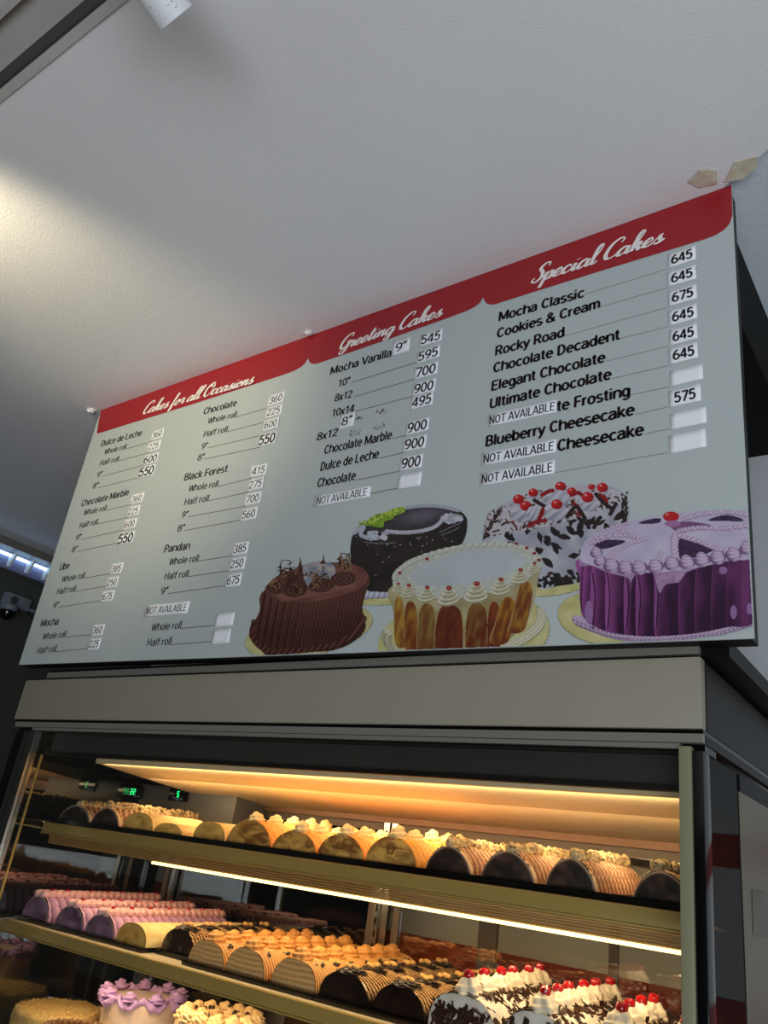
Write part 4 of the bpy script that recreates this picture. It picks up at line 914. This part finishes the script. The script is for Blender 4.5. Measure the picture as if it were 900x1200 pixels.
# ------------------------------------------------------------------ cakes
V3c = lambda c: np.array(lin(c))
C_CREAM, C_WHITE, C_CARAMEL = (244, 222, 170), (250, 244, 230), (226, 170, 96)
M_vc_matte = mat('cake_frosting', vcol=True, rough=0.55, bump=(260, 0.15, 0.001), sss=0.0)
M_vc_gloss = mat('cake_glaze', vcol=True, rough=0.25, coat=0.3)
M_cream = mat('piped_cream', (240, 214, 156), 0.5)
M_white_cream = mat('white_cream', (238, 226, 204), 0.5)
M_caramel = mat('caramel_cream', (214, 152, 78), 0.5)
M_pink = mat('pink_cream', (226, 176, 178), 0.5)
M_dark = mat('dark_chocolate', (36, 22, 18), 0.28, coat=0.3)
M_nut = mat('nut_cream', (234, 206, 150), 0.5, var=0.95, vscale=190, color2=(50, 28, 18), detail=2)
M_nut2 = mat('roasted_nut', (206, 160, 92), 0.45)
M_cherry = mat('glace_cherry', (176, 10, 22), 0.12, coat=0.8)
M_tray = mat('black_tray', (16, 15, 16), 0.18)
M_lav = mat('lavender_cream', (196, 158, 214), 0.45)
M_bead = mat('mocha_bead', (128, 92, 60), 0.5)

PW = {'mocha': 1.12, 'plain': .80, 'custard': .95, 'caramel': .85, 'ube': .92, 'dark': .90, 'forest': .70}
def arch(th, w, h, pw=0.85):
    c, s = np.cos(th), np.sin(th)
    return -w / 2 * np.sign(c) * np.abs(c) ** pw * (1.0), h * np.abs(s) ** pw

def roll_body(style, w, h, L, seed):
    """returns (body mesh, face mesh): an arched log along +y, cut face at y = 0"""
    fine = {'caramel': 330, 'dark': 180, 'mocha': 130, 'ube': 150}.get(style, 60)
    nt, ny = 44, fine
    th, yy = np.meshgrid(np.linspace(0, PI, nt + 1), np.linspace(0, 1, ny + 1)); th = th.ravel(); yy = yy.ravel(); Y = yy * L
    x, z = arch(th, w, h, PW[style])
    d = np.zeros_like(x); top = np.sin(th)
    if style == 'plain':
        d = 0.0012 * (noise2(th * 3, Y * 60, seed) - .5)
        col = mixc(V3c((246, 226, 168)), V3c((228, 190, 112)), np.clip(noise2(th * 5, Y * 70, seed + 1) * .8, 0, 1))
    elif style == 'custard':
        ph = (Y * 60 + np.cos(th) * .8 + noise1(th / 4, seed) * .6); st = 0.5 + .5 * np.sin(2 * PI * ph * .9)
        d = 0.0018 * st; col = mixc(V3c((222, 128, 30)), V3c((252, 208, 120)), np.clip(st * .7 + .4 * noise2(th * 4, Y * 90, seed), 0, 1))
    elif style == 'mocha':
        ph = Y / 0.0185 - 1.1 * np.cos(th) + .5 * noise1(th / 4, seed); fr = ph - np.floor(ph)
        rd = fr ** 2; d = 0.0045 * rd * (0.3 + top * .7)
        c1 = mixc(V3c((74, 42, 34)), V3c((176, 118, 88)), np.clip(fr * 1.2, 0, 1)); cr = np.clip((fr - .68) / .2, 0, 1) * (.6 + .4 * noise2(th * 6, Y * 120, seed)); cr = np.maximum(cr, (Y < .010) * .95)
        col = c1 * (1 - cr[:, None]) + V3c((244, 214, 172))[None] * cr[:, None]
    elif style == 'ube':
        ph = Y / 0.026 + .5 * np.cos(th) * .7; fr = ph - np.floor(ph)
        d = 0.006 * fr ** 1.5 * (0.3 + .7 * top)
        c1 = mixc(V3c((104, 62, 108)), V3c((196, 146, 186)), np.clip(fr * 1.5, 0, 1)); cr = np.clip((fr - .8) / .15, 0, 1)
        col = c1 * (1 - cr[:, None]) + V3c((226, 184, 206))[None] * cr[:, None]
    elif style == 'caramel':
        ph = Y / 0.0085 + 1.0 * np.cos(th); st = .5 + .5 * np.sin(2 * PI * ph)
        d = 0.0020 * st; col = mixc(V3c((150, 84, 30)), V3c((240, 186, 108)), st)
    elif style == 'dark':
        ph = Y / 0.0105 + 1.5 * np.cos(th) + .5 * noise1(th / 4 + yy, seed); fr = ph - np.floor(ph)
        st = np.clip(1 - np.abs(fr - .5) / .26, 0, 1) ** .6; fade = np.clip((top - .22) / .25, 0, 1)
        d = 0.0022 * st * fade; col = mixc(V3c((34, 20, 16)), V3c((222, 176, 120)), np.clip(st * 1.3, 0, 1) * fade * (0.75 + .25 * noise2(th * 9, Y * 150, seed)))
    elif style == 'forest':
        d = 0.0015 * noise2(th * 8, Y * 120, seed); col = mixc(V3c((250, 244, 234)), V3c((222, 206, 190)), noise2(th * 6, Y * 80, seed) * .5)
    # close the ends softly
    n = np.stack([x / (w / 2 + 1e-9) * .8, np.zeros_like(x), z / h], 1); n /= np.linalg.norm(n, axis=1)[:, None] + 1e-9
    end = np.clip((1 - yy) / 0.06, 0, 1) ** .5
    P = np.stack([x * (0.75 + .25 * end), Y, z * (0.7 + .3 * end)], 1) + n * d[:, None]
    ii = (np.arange(ny)[:, None] * (nt + 1) + np.arange(nt)[None]).ravel()
    F = np.stack([ii, ii + 1, ii + nt + 2, ii + nt + 1], 1)
    b0 = len(P); back = [b0 + k for k in range(nt + 1)]
    P = np.vstack([P, P[-(nt + 1):]]); col = np.vstack([col, col[-(nt + 1):]])
    body = mesh_np('body', P, F, True, col)
    # cut face: grid from the foot line to the arch
    nr = 16; a = np.linspace(0, PI, nt + 1); ax, az = arch(a, w, h, PW[style]); V = []; 
    for i in range(nr + 1):
        t = i / nr; V.append(np.stack([ax * t, np.full(nt + 1, 0.0), az * t], 1))
    V = np.vstack(V); r = np.repeat(np.linspace(0, 1, nr + 1), nt + 1); ang = np.tile(a, nr + 1)
    V[:, 1] -= 0.003 * np.sqrt(np.clip(1 - r, 0, 1)) + .0015 * noise2(V[:, 0] * 90 + 9, V[:, 2] * 90 + 9, seed)
    X, Z = V[:, 0] / w, V[:, 2] / h
    n2 = noise2(X * 6 + 20, Z * 4 + 20, seed + 5)
    if style in ('plain', 'custard'):
        sp = np.sin(2 * PI * (r * 2.3 + ang / PI * .5)); base = mixc(V3c((226, 186, 96)), V3c((168, 126, 50)), n2)
        if style == 'custard': n3 = noise2(X * 5 + n2 * 3 + 9, Z * 5 + n2 * 4 + 3, seed + 8); base = mixc(V3c((224, 180, 96)), V3c((126, 80, 30)), np.clip(n3 * 1.5 - .2, 0, 1))
        k = np.clip((sp - .75) / .25, 0, 1) * (.5 if style == 'plain' else .0) * n2; fc = base * (1 - k[:, None]) + V3c((246, 222, 160))[None] * k[:, None]
    elif style == 'mocha':
        fc = mixc(V3c((26, 16, 15)), V3c((84, 58, 48)), np.clip(n2 * 1.6 - .7, 0, 1))
    elif style == 'ube':
        fc = mixc(V3c((74, 48, 78)), V3c((150, 118, 146)), np.clip(n2, 0, 1))
    elif style == 'caramel':
        st = .5 + .5 * np.sin(Z * 34 + 2 * noise2(X * 5 + 9, Z * 2 + 4, seed)); fc = mixc(V3c((176, 132, 80)), V3c((222, 186, 128)), st)
    elif style == 'dark':
        fc = mixc(V3c((20, 13, 12)), V3c((44, 28, 22)), n2)
    else:
        fc = mixc(V3c((250, 244, 234)), V3c((226, 214, 200)), n2)
    rim = np.clip((r - .93) / .07, 0, 1)
    if style in ('mocha', 'ube'): fc = fc * (1 - rim[:, None]) + V3c((206, 170, 150))[None] * rim[:, None]
    ii = (np.arange(nr)[:, None] * (nt + 1) + np.arange(nt)[None]).ravel()
    F = np.stack([ii, ii + nt + 1, ii + nt + 2, ii + 1], 1)
    face = mesh_np('cut_face', V, F, True, fc)
    # a closing cap for the far end
    return body, face

def dollop_mesh(R0, H, lobes=6, twist=2.4, amp=.13, nt=20, nf=40, coil=.10, turns=2.6, seed=0):
    """piped swirl: star-nozzle ridges winding round a coil that narrows to a small tip"""
    V = []; F = []
    for j in range(nt + 1):
        t = j / nt; r = R0 * (max(0, 1 - t ** 1.9)) ** .62 + R0 * .04; z = H * (t ** 1.05)
        for i in range(nf):
            f = 2 * PI * i / nf; c = t * turns - f / (2 * PI)
            rr = r * (1 + amp * math.cos(lobes * f + twist * 2 * PI * t) + coil * math.sin(2 * PI * c) * (1 - t * .4))
            V.append((rr * math.cos(f) + R0 * .10 * t * t, rr * math.sin(f), z + H * .04 * math.sin(2 * PI * c)))
    for j in range(nt):
        for i in range(nf): F.append((j * nf + i, j * nf + (i + 1) % nf, (j + 1) * nf + (i + 1) % nf, (j + 1) * nf + i))
    F.append(tuple(nt * nf + i for i in range(nf)))
    return mesh_np('dollop', V, F, True)
def blob_mesh(r, seed, sq=(1, 1, .8), amp=.3):
    bm = bmesh.new(); bmesh.ops.create_icosphere(bm, subdivisions=2, radius=r); R_ = random.Random(seed)
    ph = [R_.uniform(0, 6) for _ in range(6)]
    for v in bm.verts:
        k = 1 + amp * (math.sin(v.co.x / r * 2.3 + ph[0]) * math.sin(v.co.y / r * 2.7 + ph[1]) + .5 * math.sin(v.co.z / r * 3.1 + ph[2]))
        v.co = Vector((v.co.x * sq[0], v.co.y * sq[1], v.co.z * sq[2])) * k
    me = bpy.data.meshes.new('blob'); bm.to_mesh(me); bm.free(); me.polygons.foreach_set('use_smooth', np.ones(len(me.polygons), dtype=bool)); return me
def shell_mesh(r):
    """piped shell: ridged teardrop lying along +x"""
    V = []; F = []; nt, nf = 10, 20
    for j in range(nt + 1):
        t = j / nt; rr = r * math.sin(PI * min(1, t * .85 + .15)) ** .7 * (1 - .35 * t) + 1e-5
        for i in range(nf):
            f = 2 * PI * i / nf; q = rr * (1 + .14 * math.cos(7 * f)); V.append((r * 2.6 * (t - .4), q * math.cos(f), q * math.sin(f) * .8 + r * .3))
    for j in range(nt):
        for i in range(nf): F.append((j * nf + i, j * nf + (i + 1) % nf, (j + 1) * nf + (i + 1) % nf, (j + 1) * nf + i))
    F += [tuple(range(nf))[::-1], tuple(nt * nf + i for i in range(nf))]
    return mesh_np('shell', V, F, True)
def cherry_mesh(r):
    m = MB(); m.lathe([(0.0001, -r * .9), (r * .6, -r * .75), (r * .95, -r * .2), (r, r * .2), (r * .8, r * .7), (r * .35, r * .88), (0.0001, r * .75)], 18)
    return m.me('cherry', True)
me_dol = {k: None for k in ()}
ME_dol_cream = dollop_mesh(0.019, 0.027, 7, 1.0, .07, coil=.12); ME_dol_cream.materials.append(M_cream)
ME_dol_white = dollop_mesh(0.0220, 0.032, 5, .35, .17, coil=.03); ME_dol_white.materials.append(M_white_cream)
ME_dol_car = dollop_mesh(0.0215, 0.024, 8, .6, .09, coil=.10); ME_dol_car.materials.append(M_caramel)
ME_dol_dark = dollop_mesh(0.026, 0.010, 6, 2.0, .2); ME_dol_dark.materials.append(M_dark)
ME_nut = [blob_mesh(0.0095, s, (1, 1, .95), .25) for s in range(4)]
for m_ in ME_nut: m_.materials.append(M_nut)
ME_nutw = [blob_mesh(0.0062, s + 9, (1, 1, .85), .12) for s in range(3)]
for m_ in ME_nutw: m_.materials.append(M_nut2)
ME_chip = [blob_mesh(0.0042, s + 20, (1, 1, .7), .3) for s in range(3)]
for m_ in ME_chip: m_.materials.append(M_dark)
ME_shell = shell_mesh(0.0145); ME_shell.materials.append(M_pink)
ME_cherry = cherry_mesh(0.0105); ME_cherry.materials.append(M_cherry)
ME_cherry_s = cherry_mesh(0.006); ME_cherry_s.materials.append(M_cherry)

def flakes(name, pts, size, seed, m, parent):
    """chocolate shavings: small bent slabs scattered over given (point, normal) pairs"""
    R_ = random.Random(seed); mb = MB()
    for p, n in pts:
        n = Vector(n).normalized(); a = Vector((R_.gauss(0, 1), R_.gauss(0, 1), R_.gauss(0, 1))); a = (a - n * a.dot(n) * .75).normalized(); b = n.cross(a).normalized()
        l = size * R_.uniform(.5, 1.5); w_ = size * R_.uniform(.2, .5); c = Vector(p) + n * size * R_.uniform(.02, .25); th = size * .09; nn = a.cross(b)
        k = l * .12
        mb.hexa([(c - a * l - b * w_)[:], (c + a * l * .9 - b * w_ * .6)[:], (c + a * l + b * w_ * .8)[:], (c - a * l * .8 + b * w_)[:],
                 (c - a * l - b * w_ + nn * th)[:], (c + a * l * .9 - b * w_ * .6 + nn * th)[:], (c + a * l + b * w_ * .8 + nn * th)[:], (c - a * l * .8 + b * w_ + nn * th)[:]])
    o = mb.put(name, m, parent); o['kind'] = 'stuff'; return o

def tray(x0, x1, y0, y1, zs, label, lip=0.012):
    cx, cy = (x0 + x1) / 2, (y0 + y1) / 2; zt = EYE + zs + lift(cx, cy, .03)
    t = thing('cake_tray', label, 'tray', (cx, cy, zt + .0006), (0.03, -0.009, 0), 'black trays under the rolls')
    w, d = (x1 - x0) / 2 - .001, (y1 - y0) / 2
    mb = MB(); mb.box(-w, w, -d, d, 0, .002).put('base', M_tray, t)
    mb = MB(); mb.box(-w, w, -d, -d + .002, .002, lip); mb.box(-w, w, d - .002, d, .002, lip); mb.box(-w, -w + .002, -d + .002, d - .002, .002, lip); mb.box(w - .002, w, -d + .002, d - .002, .002, lip)
    mb.put('rim', M_tray, t)
    return t

def roll(style, xa, xb, y0, L, h, zs, seed, label, group, name='cake_roll'):
    """roll whose cut face spans xa..xb at y0"""
    w = (xb - xa) * (.94 if style == 'forest' else .985); cx = (xa + xb) / 2
    t = thing(name, label, 'cake', (cx, y0, EYE + zs + lift(cx, y0, .03) + .0030), (0.03, -0.009, 0), group)
    R_ = random.Random(seed)
    body, face = roll_body(style, w, h, L, seed)
    mm = M_vc_gloss if style in ('dark',) else M_vc_matte
    put('sponge' if style == 'plain' else 'frosting', body, mm, t); put('cut_face', face, mm, t)
    if style == 'custard':
        n = max(2, int(L / .062))
        for k in range(n): put('dollop', ME_dol_cream, None, t, (R_.uniform(-.003, .003), .018 + k * .064, h - .003), (0, 0, R_.uniform(0, 6)), (1, 1, R_.uniform(.85, 1.1)))
    elif style == 'mocha':
        n = int(L / .0165)
        for k in range(n):
            put('nut_cluster', R_.choice(ME_nut), None, t, (R_.uniform(-.008, .008), .010 + k * .0165, h + .003 + R_.uniform(0, .005)), (0, 0, R_.uniform(0, 6)), (1.35,) * 3)
    elif style == 'ube':
        n = int(L / .022)
        for k in range(n):
            for s in (-1, 1):
                put('piped_shell', ME_shell, None, t, (s * .012, .008 + k * .022, h + .001), (0, 0, s * .5 + PI / 2 + R_.uniform(-.15, .15)))
        for k in range(max(2, int(L / .06))): put('cherry', ME_cherry_s, None, t, (R_.uniform(-.004, .004), .03 + k * .062 + R_.uniform(-.01, .01), h + .014))
    elif style == 'caramel':
        n = int(L / .052)
        for k in range(n): put('dollop', ME_dol_car, None, t, (R_.uniform(-.002, .002), .020 + k * .054, h - .001), (0, 0, R_.uniform(0, 6)))
        for k in range(n):
            for s in (-1, 1):
                for q in range(4):
                    a = PI / 2 + s * (.62 + R_.uniform(-.06, .06)); x, z = arch(np.array([a]), w, h)
                    put('chocolate_chip', R_.choice(ME_chip), None, t, (float(x[0]) + R_.uniform(-.005, .005), .035 + k * .054 + R_.uniform(-.009, .009), float(z[0]) + .0025))
    elif style == 'dark':
        n = int(L / .066)
        for k in range(n):
            put('chocolate_disc', ME_dol_dark, None, t, (0, .022 + k * .068, h - .002), (0, 0, R_.uniform(0, 6)))
            for q in range(3):
                put('nut', R_.choice(ME_nutw), None, t, (.009 * math.cos(q * 2.1 + k), .022 + k * .068 + .009 * math.sin(q * 2.1 + k), h + .009))
    elif style == 'forest':
        pts = []
        for k in range(int(2600 * L)):
            a = R_.uniform(.05, PI - .05); x, z = arch(np.array([a]), w, h); x, z = float(x[0]), float(z[0]); y = R_.uniform(0.002, L)
            if abs(x) < w * .5 or k % 2: pts.append(((x, y, z + .001), (x / w * 2, 0, z / h)))
        flakes('chocolate_shavings', pts, .011, seed, M_dark_shav, t)
        pts = [((R_.uniform(-.42, .42) * w, -.003, R_.uniform(.04, .7) * h), (0, -1, 0)) for k in range(90)]
        flakes('side_shavings', pts, .010, seed + 1, M_dark_shav, t)
        n = int((L - .02) / .060)
        for k in range(n):
            dd = put('dollop', ME_dol_white, None, t, (R_.uniform(-.004, .004), .022 + k * .060, h - .001), (0, 0, R_.uniform(0, 6)))
            put('cherry', ME_cherry, None, dd, (.002, -.002, .031), (R_.uniform(-.3, .3), R_.uniform(-.3, .3), 0))
    return t
M_dark_shav = mat('chocolate_shaving', (66, 38, 28), 0.4, var=.5, vscale=80, color2=(34, 18, 14))

def xat(px, py, Y): return float(onY(px, py, Y)[0])
G1, G2 = 'cake rolls on the upper shelf', 'cake rolls on the lower shelf'
Y1, Y2 = 1.445, 1.465
row1 = [('mocha', 68, 105, .34, .046, 'nut-topped brown marbled roll at the far left end of the upper shelf'),
        ('mocha', 105, 139, .34, .050, 'nut-topped roll with black cut face beside the plain rolls on the upper shelf'),
        ('plain', 143, 178, .20, .047, 'large plain pale yellow roll on the upper shelf below the green controller digits'),
        ('plain', 179, 212, .20, .030, 'low flat plain yellow roll, smallest on the upper shelf'),
        ('plain', 225, 262, .26, .045, 'plain yellow roll directly left of the dollop-topped custard rolls'),
        ('custard', 264, 316, .34, .058, 'orange custard roll with cream dollops, leftmost and tallest of the four'),
        ('custard', 318, 369, .34, .046, 'orange custard roll with cream dollops, second from left of the four'),
        ('custard', 371, 425, .34, .050, 'orange custard roll with cream dollops, third from left of the four'),
        ('custard', 427, 487, .34, .056, 'orange custard roll with cream dollops beside the chocolate marbled rolls'),
        ('mocha', 497, 552, .33, .052, 'chocolate marbled roll topped with nut pieces, touching the custard rolls'),
        ('mocha', 562, 627, .33, .055, 'chocolate marbled roll with nuts, middle one right of the custard rolls'),
        ('mocha', 638, 699, .27, .055, 'chocolate marbled roll with nuts, second from the right post'),
        ('mocha', 741, 812, .22, .050, 'chocolate roll half hidden by the right post of the case')]
base_y = lambda x: 962 + (x - 68) * .145
XS1 = []
for k, (st, a, b, L, h, lab) in enumerate(row1):
    xa, xb = xat(a, base_y(a), Y1), xat(b, base_y(b), Y1); XS1.append((xa, xb))
    roll(st, xa, xb, Y1, L, h, ZS1 + .003, 40 + k, lab, G1)
trs = [(0, 1), (2, 4), (5, 5), (6, 6), (7, 7), (8, 8), (9, 9), (10, 10), (11, 11), (12, 12)]
tl = ['wide black tray under the leftmost nut-topped rolls', 'black tray under the three plain yellow rolls', 'black tray under the tallest custard roll',
      'black tray under the second custard roll', 'black tray under the third custard roll', 'black tray under the rightmost custard roll', 'black tray under the chocolate marbled roll touching the custard rolls',
      'black tray under the middle chocolate marbled roll', 'black tray under the chocolate marbled roll second from the right post', 'black tray under the chocolate roll hidden by the right post']
edges = [-2.185] + [(XS1[trs[i][1]][1] + XS1[trs[i + 1][0]][0]) / 2 for i in range(9)] + [-0.404]
for i in range(10):
    tray(edges[i], edges[i + 1], 1.43, 1.82, ZS1, tl[i])

row2 = [('ube', -2.243, -2.118, .42, .060, 'purple roll with pink piping, leftmost beside the side glass'),
        ('ube', -2.085, -1.958, .42, .055, 'purple roll with pink piping and cherries, middle of the three'),
        ('ube', -1.952, -1.828, .42, .052, 'purple roll with pink piping next to the plain pale roll'),
        ('plain', -1.822, -1.704, .40, .050, 'plain pale sponge roll between purple and caramel rolls'),
        ('caramel', -1.552, -1.436, .40, .050, 'caramel layered roll, leftmost of three, beside the nut-topped dark roll'),
        ('caramel', -1.430, -1.312, .41, .054, 'caramel layered roll with dollops, middle of three'),
        ('caramel', -1.292, -1.168, .41, .056, 'caramel layered roll touching the drizzled dark roll'),
        ('dark', -1.160, -1.034, .40, .054, 'dark chocolate roll with tan drizzle beside the caramel rolls'),
        ('dark', -1.024, -0.905, .40, .054, 'dark chocolate roll with tan drizzle beside the cherry-topped cakes'),
        ('forest', -0.885, -0.745, .41, .066, 'white log cake with shavings and cherry dollops next to the drizzled rolls'),
        ('forest', -0.735, -0.610, .41, .066, 'white log cake with shavings and cherries, middle of the three'),
        ('forest', -0.600, -0.480, .30, .066, 'white log cake with cherries, third from the drizzled rolls'),
        ('forest', -0.470, -0.405, .30, .066, 'narrow cherry-topped cake half hidden by the right post')]
for k, (st, a, b, L, h, lab) in enumerate(row2):
    roll(st, a, b, Y2 if st != 'forest' else 1.44, L, h, ZS2 + .003, 70 + k, lab, G2)
roll('dark', -1.690, -1.575, 1.50, .37, .056, ZS2 + .003, 95, 'nut-topped dark roll behind the leftmost caramel roll', G2)
for a, b, y0, lab in [(-2.248, -1.955, 1.45, 'black tray under the two leftmost purple rolls'), (-1.953, -1.826, 1.45, 'black tray under the purple roll next to the plain roll'),
                      (-1.824, -1.700, 1.45, 'black tray under the plain pale roll'), (-1.694, -1.571, 1.485, 'black tray under the nut-topped dark roll'), (-1.556, -1.302, 1.45, 'black tray under the two left caramel rolls'),
                      (-1.300, -1.163, 1.45, 'black tray under the right caramel roll'), (-1.161, -0.896, 1.45, 'black tray under the two drizzled dark rolls'), (-0.894, -0.402, 1.43, 'black tray under the cherry-topped log cakes')]:
    tray(a, b, y0, 1.877, ZS2, lab, .010)

# round cakes on the lowest shelf
def lathe_np(name, prof, n, dfn, colfn):
    V = []; ang = np.linspace(0, 2 * PI, n, endpoint=False); C = []
    for j, (r, z) in enumerate(prof):
        dr, dz = dfn(ang, j / (len(prof) - 1), r, z); V.append(np.stack([(r + dr) * np.cos(ang), (r + dr) * np.sin(ang), z + dz], 1)); C.append(colfn(ang, j / (len(prof) - 1), r, z))
    V = np.vstack(V); C = np.vstack(C); m = len(prof); F = []
    jj, ii = np.meshgrid(np.arange(m - 1), np.arange(n), indexing='ij'); i2 = (ii + 1) % n
    F = np.stack([(jj * n + ii).ravel(), (jj * n + i2).ravel(), ((jj + 1) * n + i2).ravel(), ((jj + 1) * n + ii).ravel()], 1)
    return mesh_np(name, V, F, True, C)
def board_disc(t, r):
    MB().lathe([(.0001, 0), (r, 0), (r, .003), (.0001, .003)], 48).put('cake_board', mat('gold_card', (206, 176, 96), 0.35, 0.5), t, True)
def zat3(x, y): return EYE + ZS3 + lift(x, y, .03)
G3 = 'round cakes on the lowest shelf'
def round_cake(x, y, R0, H, label, side, top, amp_s=0.0, amp_t=0.0, seed=0, colr=None):
    t = thing('round_cake', label, 'cake', (x, y, zat3(x, y) + .001), (0.03, -0.009, 0), G3)
    board_disc(t, R0 * 1.12)
    prof = [(R0, .003 + H * i / 12) for i in range(12)] + [(R0 * .99, H), (R0 * .95, H + .003)] + [(R0 * (.9 - .9 * i / 22) + 1e-4, H + .003) for i in range(23)]
    def dfn(a, t_, r, z):
        if r < R0 * .96: return np.zeros_like(a), amp_t * (noise2(r * 260 * np.cos(a) + 400, r * 260 * np.sin(a) + 400, seed))
        return amp_s * noise2(a * 28, np.full_like(a, z * 260), seed), np.zeros_like(a)
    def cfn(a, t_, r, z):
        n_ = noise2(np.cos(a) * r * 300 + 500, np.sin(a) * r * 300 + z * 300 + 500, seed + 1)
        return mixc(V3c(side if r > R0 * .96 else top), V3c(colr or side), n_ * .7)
    put('frosting', lathe_np('cake', prof, 150, dfn, cfn), M_vc_matte, t); return t
# crumb cake
crumbC = (-2.150, 1.60); H = .075
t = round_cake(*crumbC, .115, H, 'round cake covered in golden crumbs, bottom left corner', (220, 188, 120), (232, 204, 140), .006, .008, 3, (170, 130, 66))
R = random.Random(8); mb = MB()
for k in range(1500):
    a = R.uniform(0, 2 * PI); r = .114 * math.sqrt(R.random()); s = R.uniform(.0015, .0035); c = Vector((r * math.cos(a), r * math.sin(a), H + .008 + R.uniform(-.001, .003)))
    mb.add([(c + Vector((R.uniform(-s, s), R.uniform(-s, s), R.uniform(-s, s))))[:] for _ in range(4)], [(0, 1, 2), (0, 2, 3), (0, 3, 1), (1, 3, 2)])
o = mb.put('crumbs', mat('golden_crumb', (228, 196, 126), .7), t); o['kind'] = 'stuff'
# beaded mocha cake
bx, by, H = -1.905, 1.475, .085
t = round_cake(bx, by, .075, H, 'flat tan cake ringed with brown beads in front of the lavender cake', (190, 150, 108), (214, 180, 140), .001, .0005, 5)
me_b = blob_mesh(.0088, 4, (1, 1, .9), .15); me_b.materials.append(M_bead)
for k in range(26): put('piped_bead', me_b, None, t, (0.068 * math.cos(2 * PI * k / 26), 0.068 * math.sin(2 * PI * k / 26), H + .008), (0, 0, k))
# lavender cake
lx, ly, H, R0 = -1.925, 1.69, .140, .100
t = round_cake(lx, ly, R0, H, 'cream cake with a ruffled lavender border below the lower shelf', (232, 208, 186), (236, 218, 214), .0004, .0006, 6)
me_d = blob_mesh(.0022, 2, (1, 1, 1), 0); me_d.materials.append(M_white_cream)
for k in range(60):
    a = 2 * PI * k / 60; z = H - .03 - (k % 3) * .022
    put('sugar_pearl', me_d, None, t, (R0 * math.cos(a), R0 * math.sin(a), z))
# ruffle: swagged ribbon ring with folds
n, m = 240, 12; a = np.linspace(0, 2 * PI, n, endpoint=False)
V = []
for j in range(m):
    q = 2 * PI * j / m
    tube = .0075 + .003 * np.sin(a * 9) ** 2 + .0022 * np.sin(a * 30 + q * 3)
    rr = R0 * .95 + .012 * np.abs(np.sin(a * 4.5)) + tube * math.cos(q) * 1.3; zz = H + .010 - .016 * np.abs(np.sin(a * 4.5)) ** 1.5 + tube * math.sin(q) + .002 * np.sin(a * 27)
    V.append(np.stack([rr * np.cos(a), rr * np.sin(a), zz], 1))
V = np.vstack(V); jj, ii = np.meshgrid(np.arange(m), np.arange(n), indexing='ij')
F = np.stack([(jj * n + ii).ravel(), (jj * n + (ii + 1) % n).ravel(), (((jj + 1) % m) * n + (ii + 1) % n).ravel(), (((jj + 1) % m) * n + ii).ravel()], 1)
put('lavender_ruffle', mesh_np('ruffle', V, F, True), M_lav, t)
me_s = dollop_mesh(.018, .022, 3, 1.6, .12, coil=.22, turns=2.2); me_s.materials.append(M_lav)
for k in range(9):
    a_ = 2 * PI * (k + .5) / 9; put('lavender_rosette', me_s, None, t, (R0 * .99 * math.cos(a_), R0 * .99 * math.sin(a_), H + .008), (0, 0, k))
# rosette cake
rx, ry, H, R0 = -1.560, 1.62, .160, .105
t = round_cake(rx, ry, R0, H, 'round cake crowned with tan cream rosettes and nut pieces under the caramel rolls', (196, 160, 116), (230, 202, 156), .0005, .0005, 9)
me_r = dollop_mesh(.021, .028, 7, 3.0, .17); me_r.materials.append(mat('mocha_cream', (226, 190, 136), .5))
for k in range(14): put('rosette', me_r, None, t, (.084 * math.cos(2 * PI * k / 14), .084 * math.sin(2 * PI * k / 14), H + .003), (0, 0, k))
for k in range(7): put('rosette', me_r, None, t, (.045 * math.cos(2 * PI * k / 7), .045 * math.sin(2 * PI * k / 7), H + .003), (0, 0, k), (.9, .9, .8))
for k in range(22):
    a_ = R.uniform(0, 6.3); r = R.uniform(.03, .095); put('nut_piece', ME_chip[k % 3], None, t, (r * math.cos(a_), r * math.sin(a_), H + .022), (0, 0, k), (1.3,) * 3)
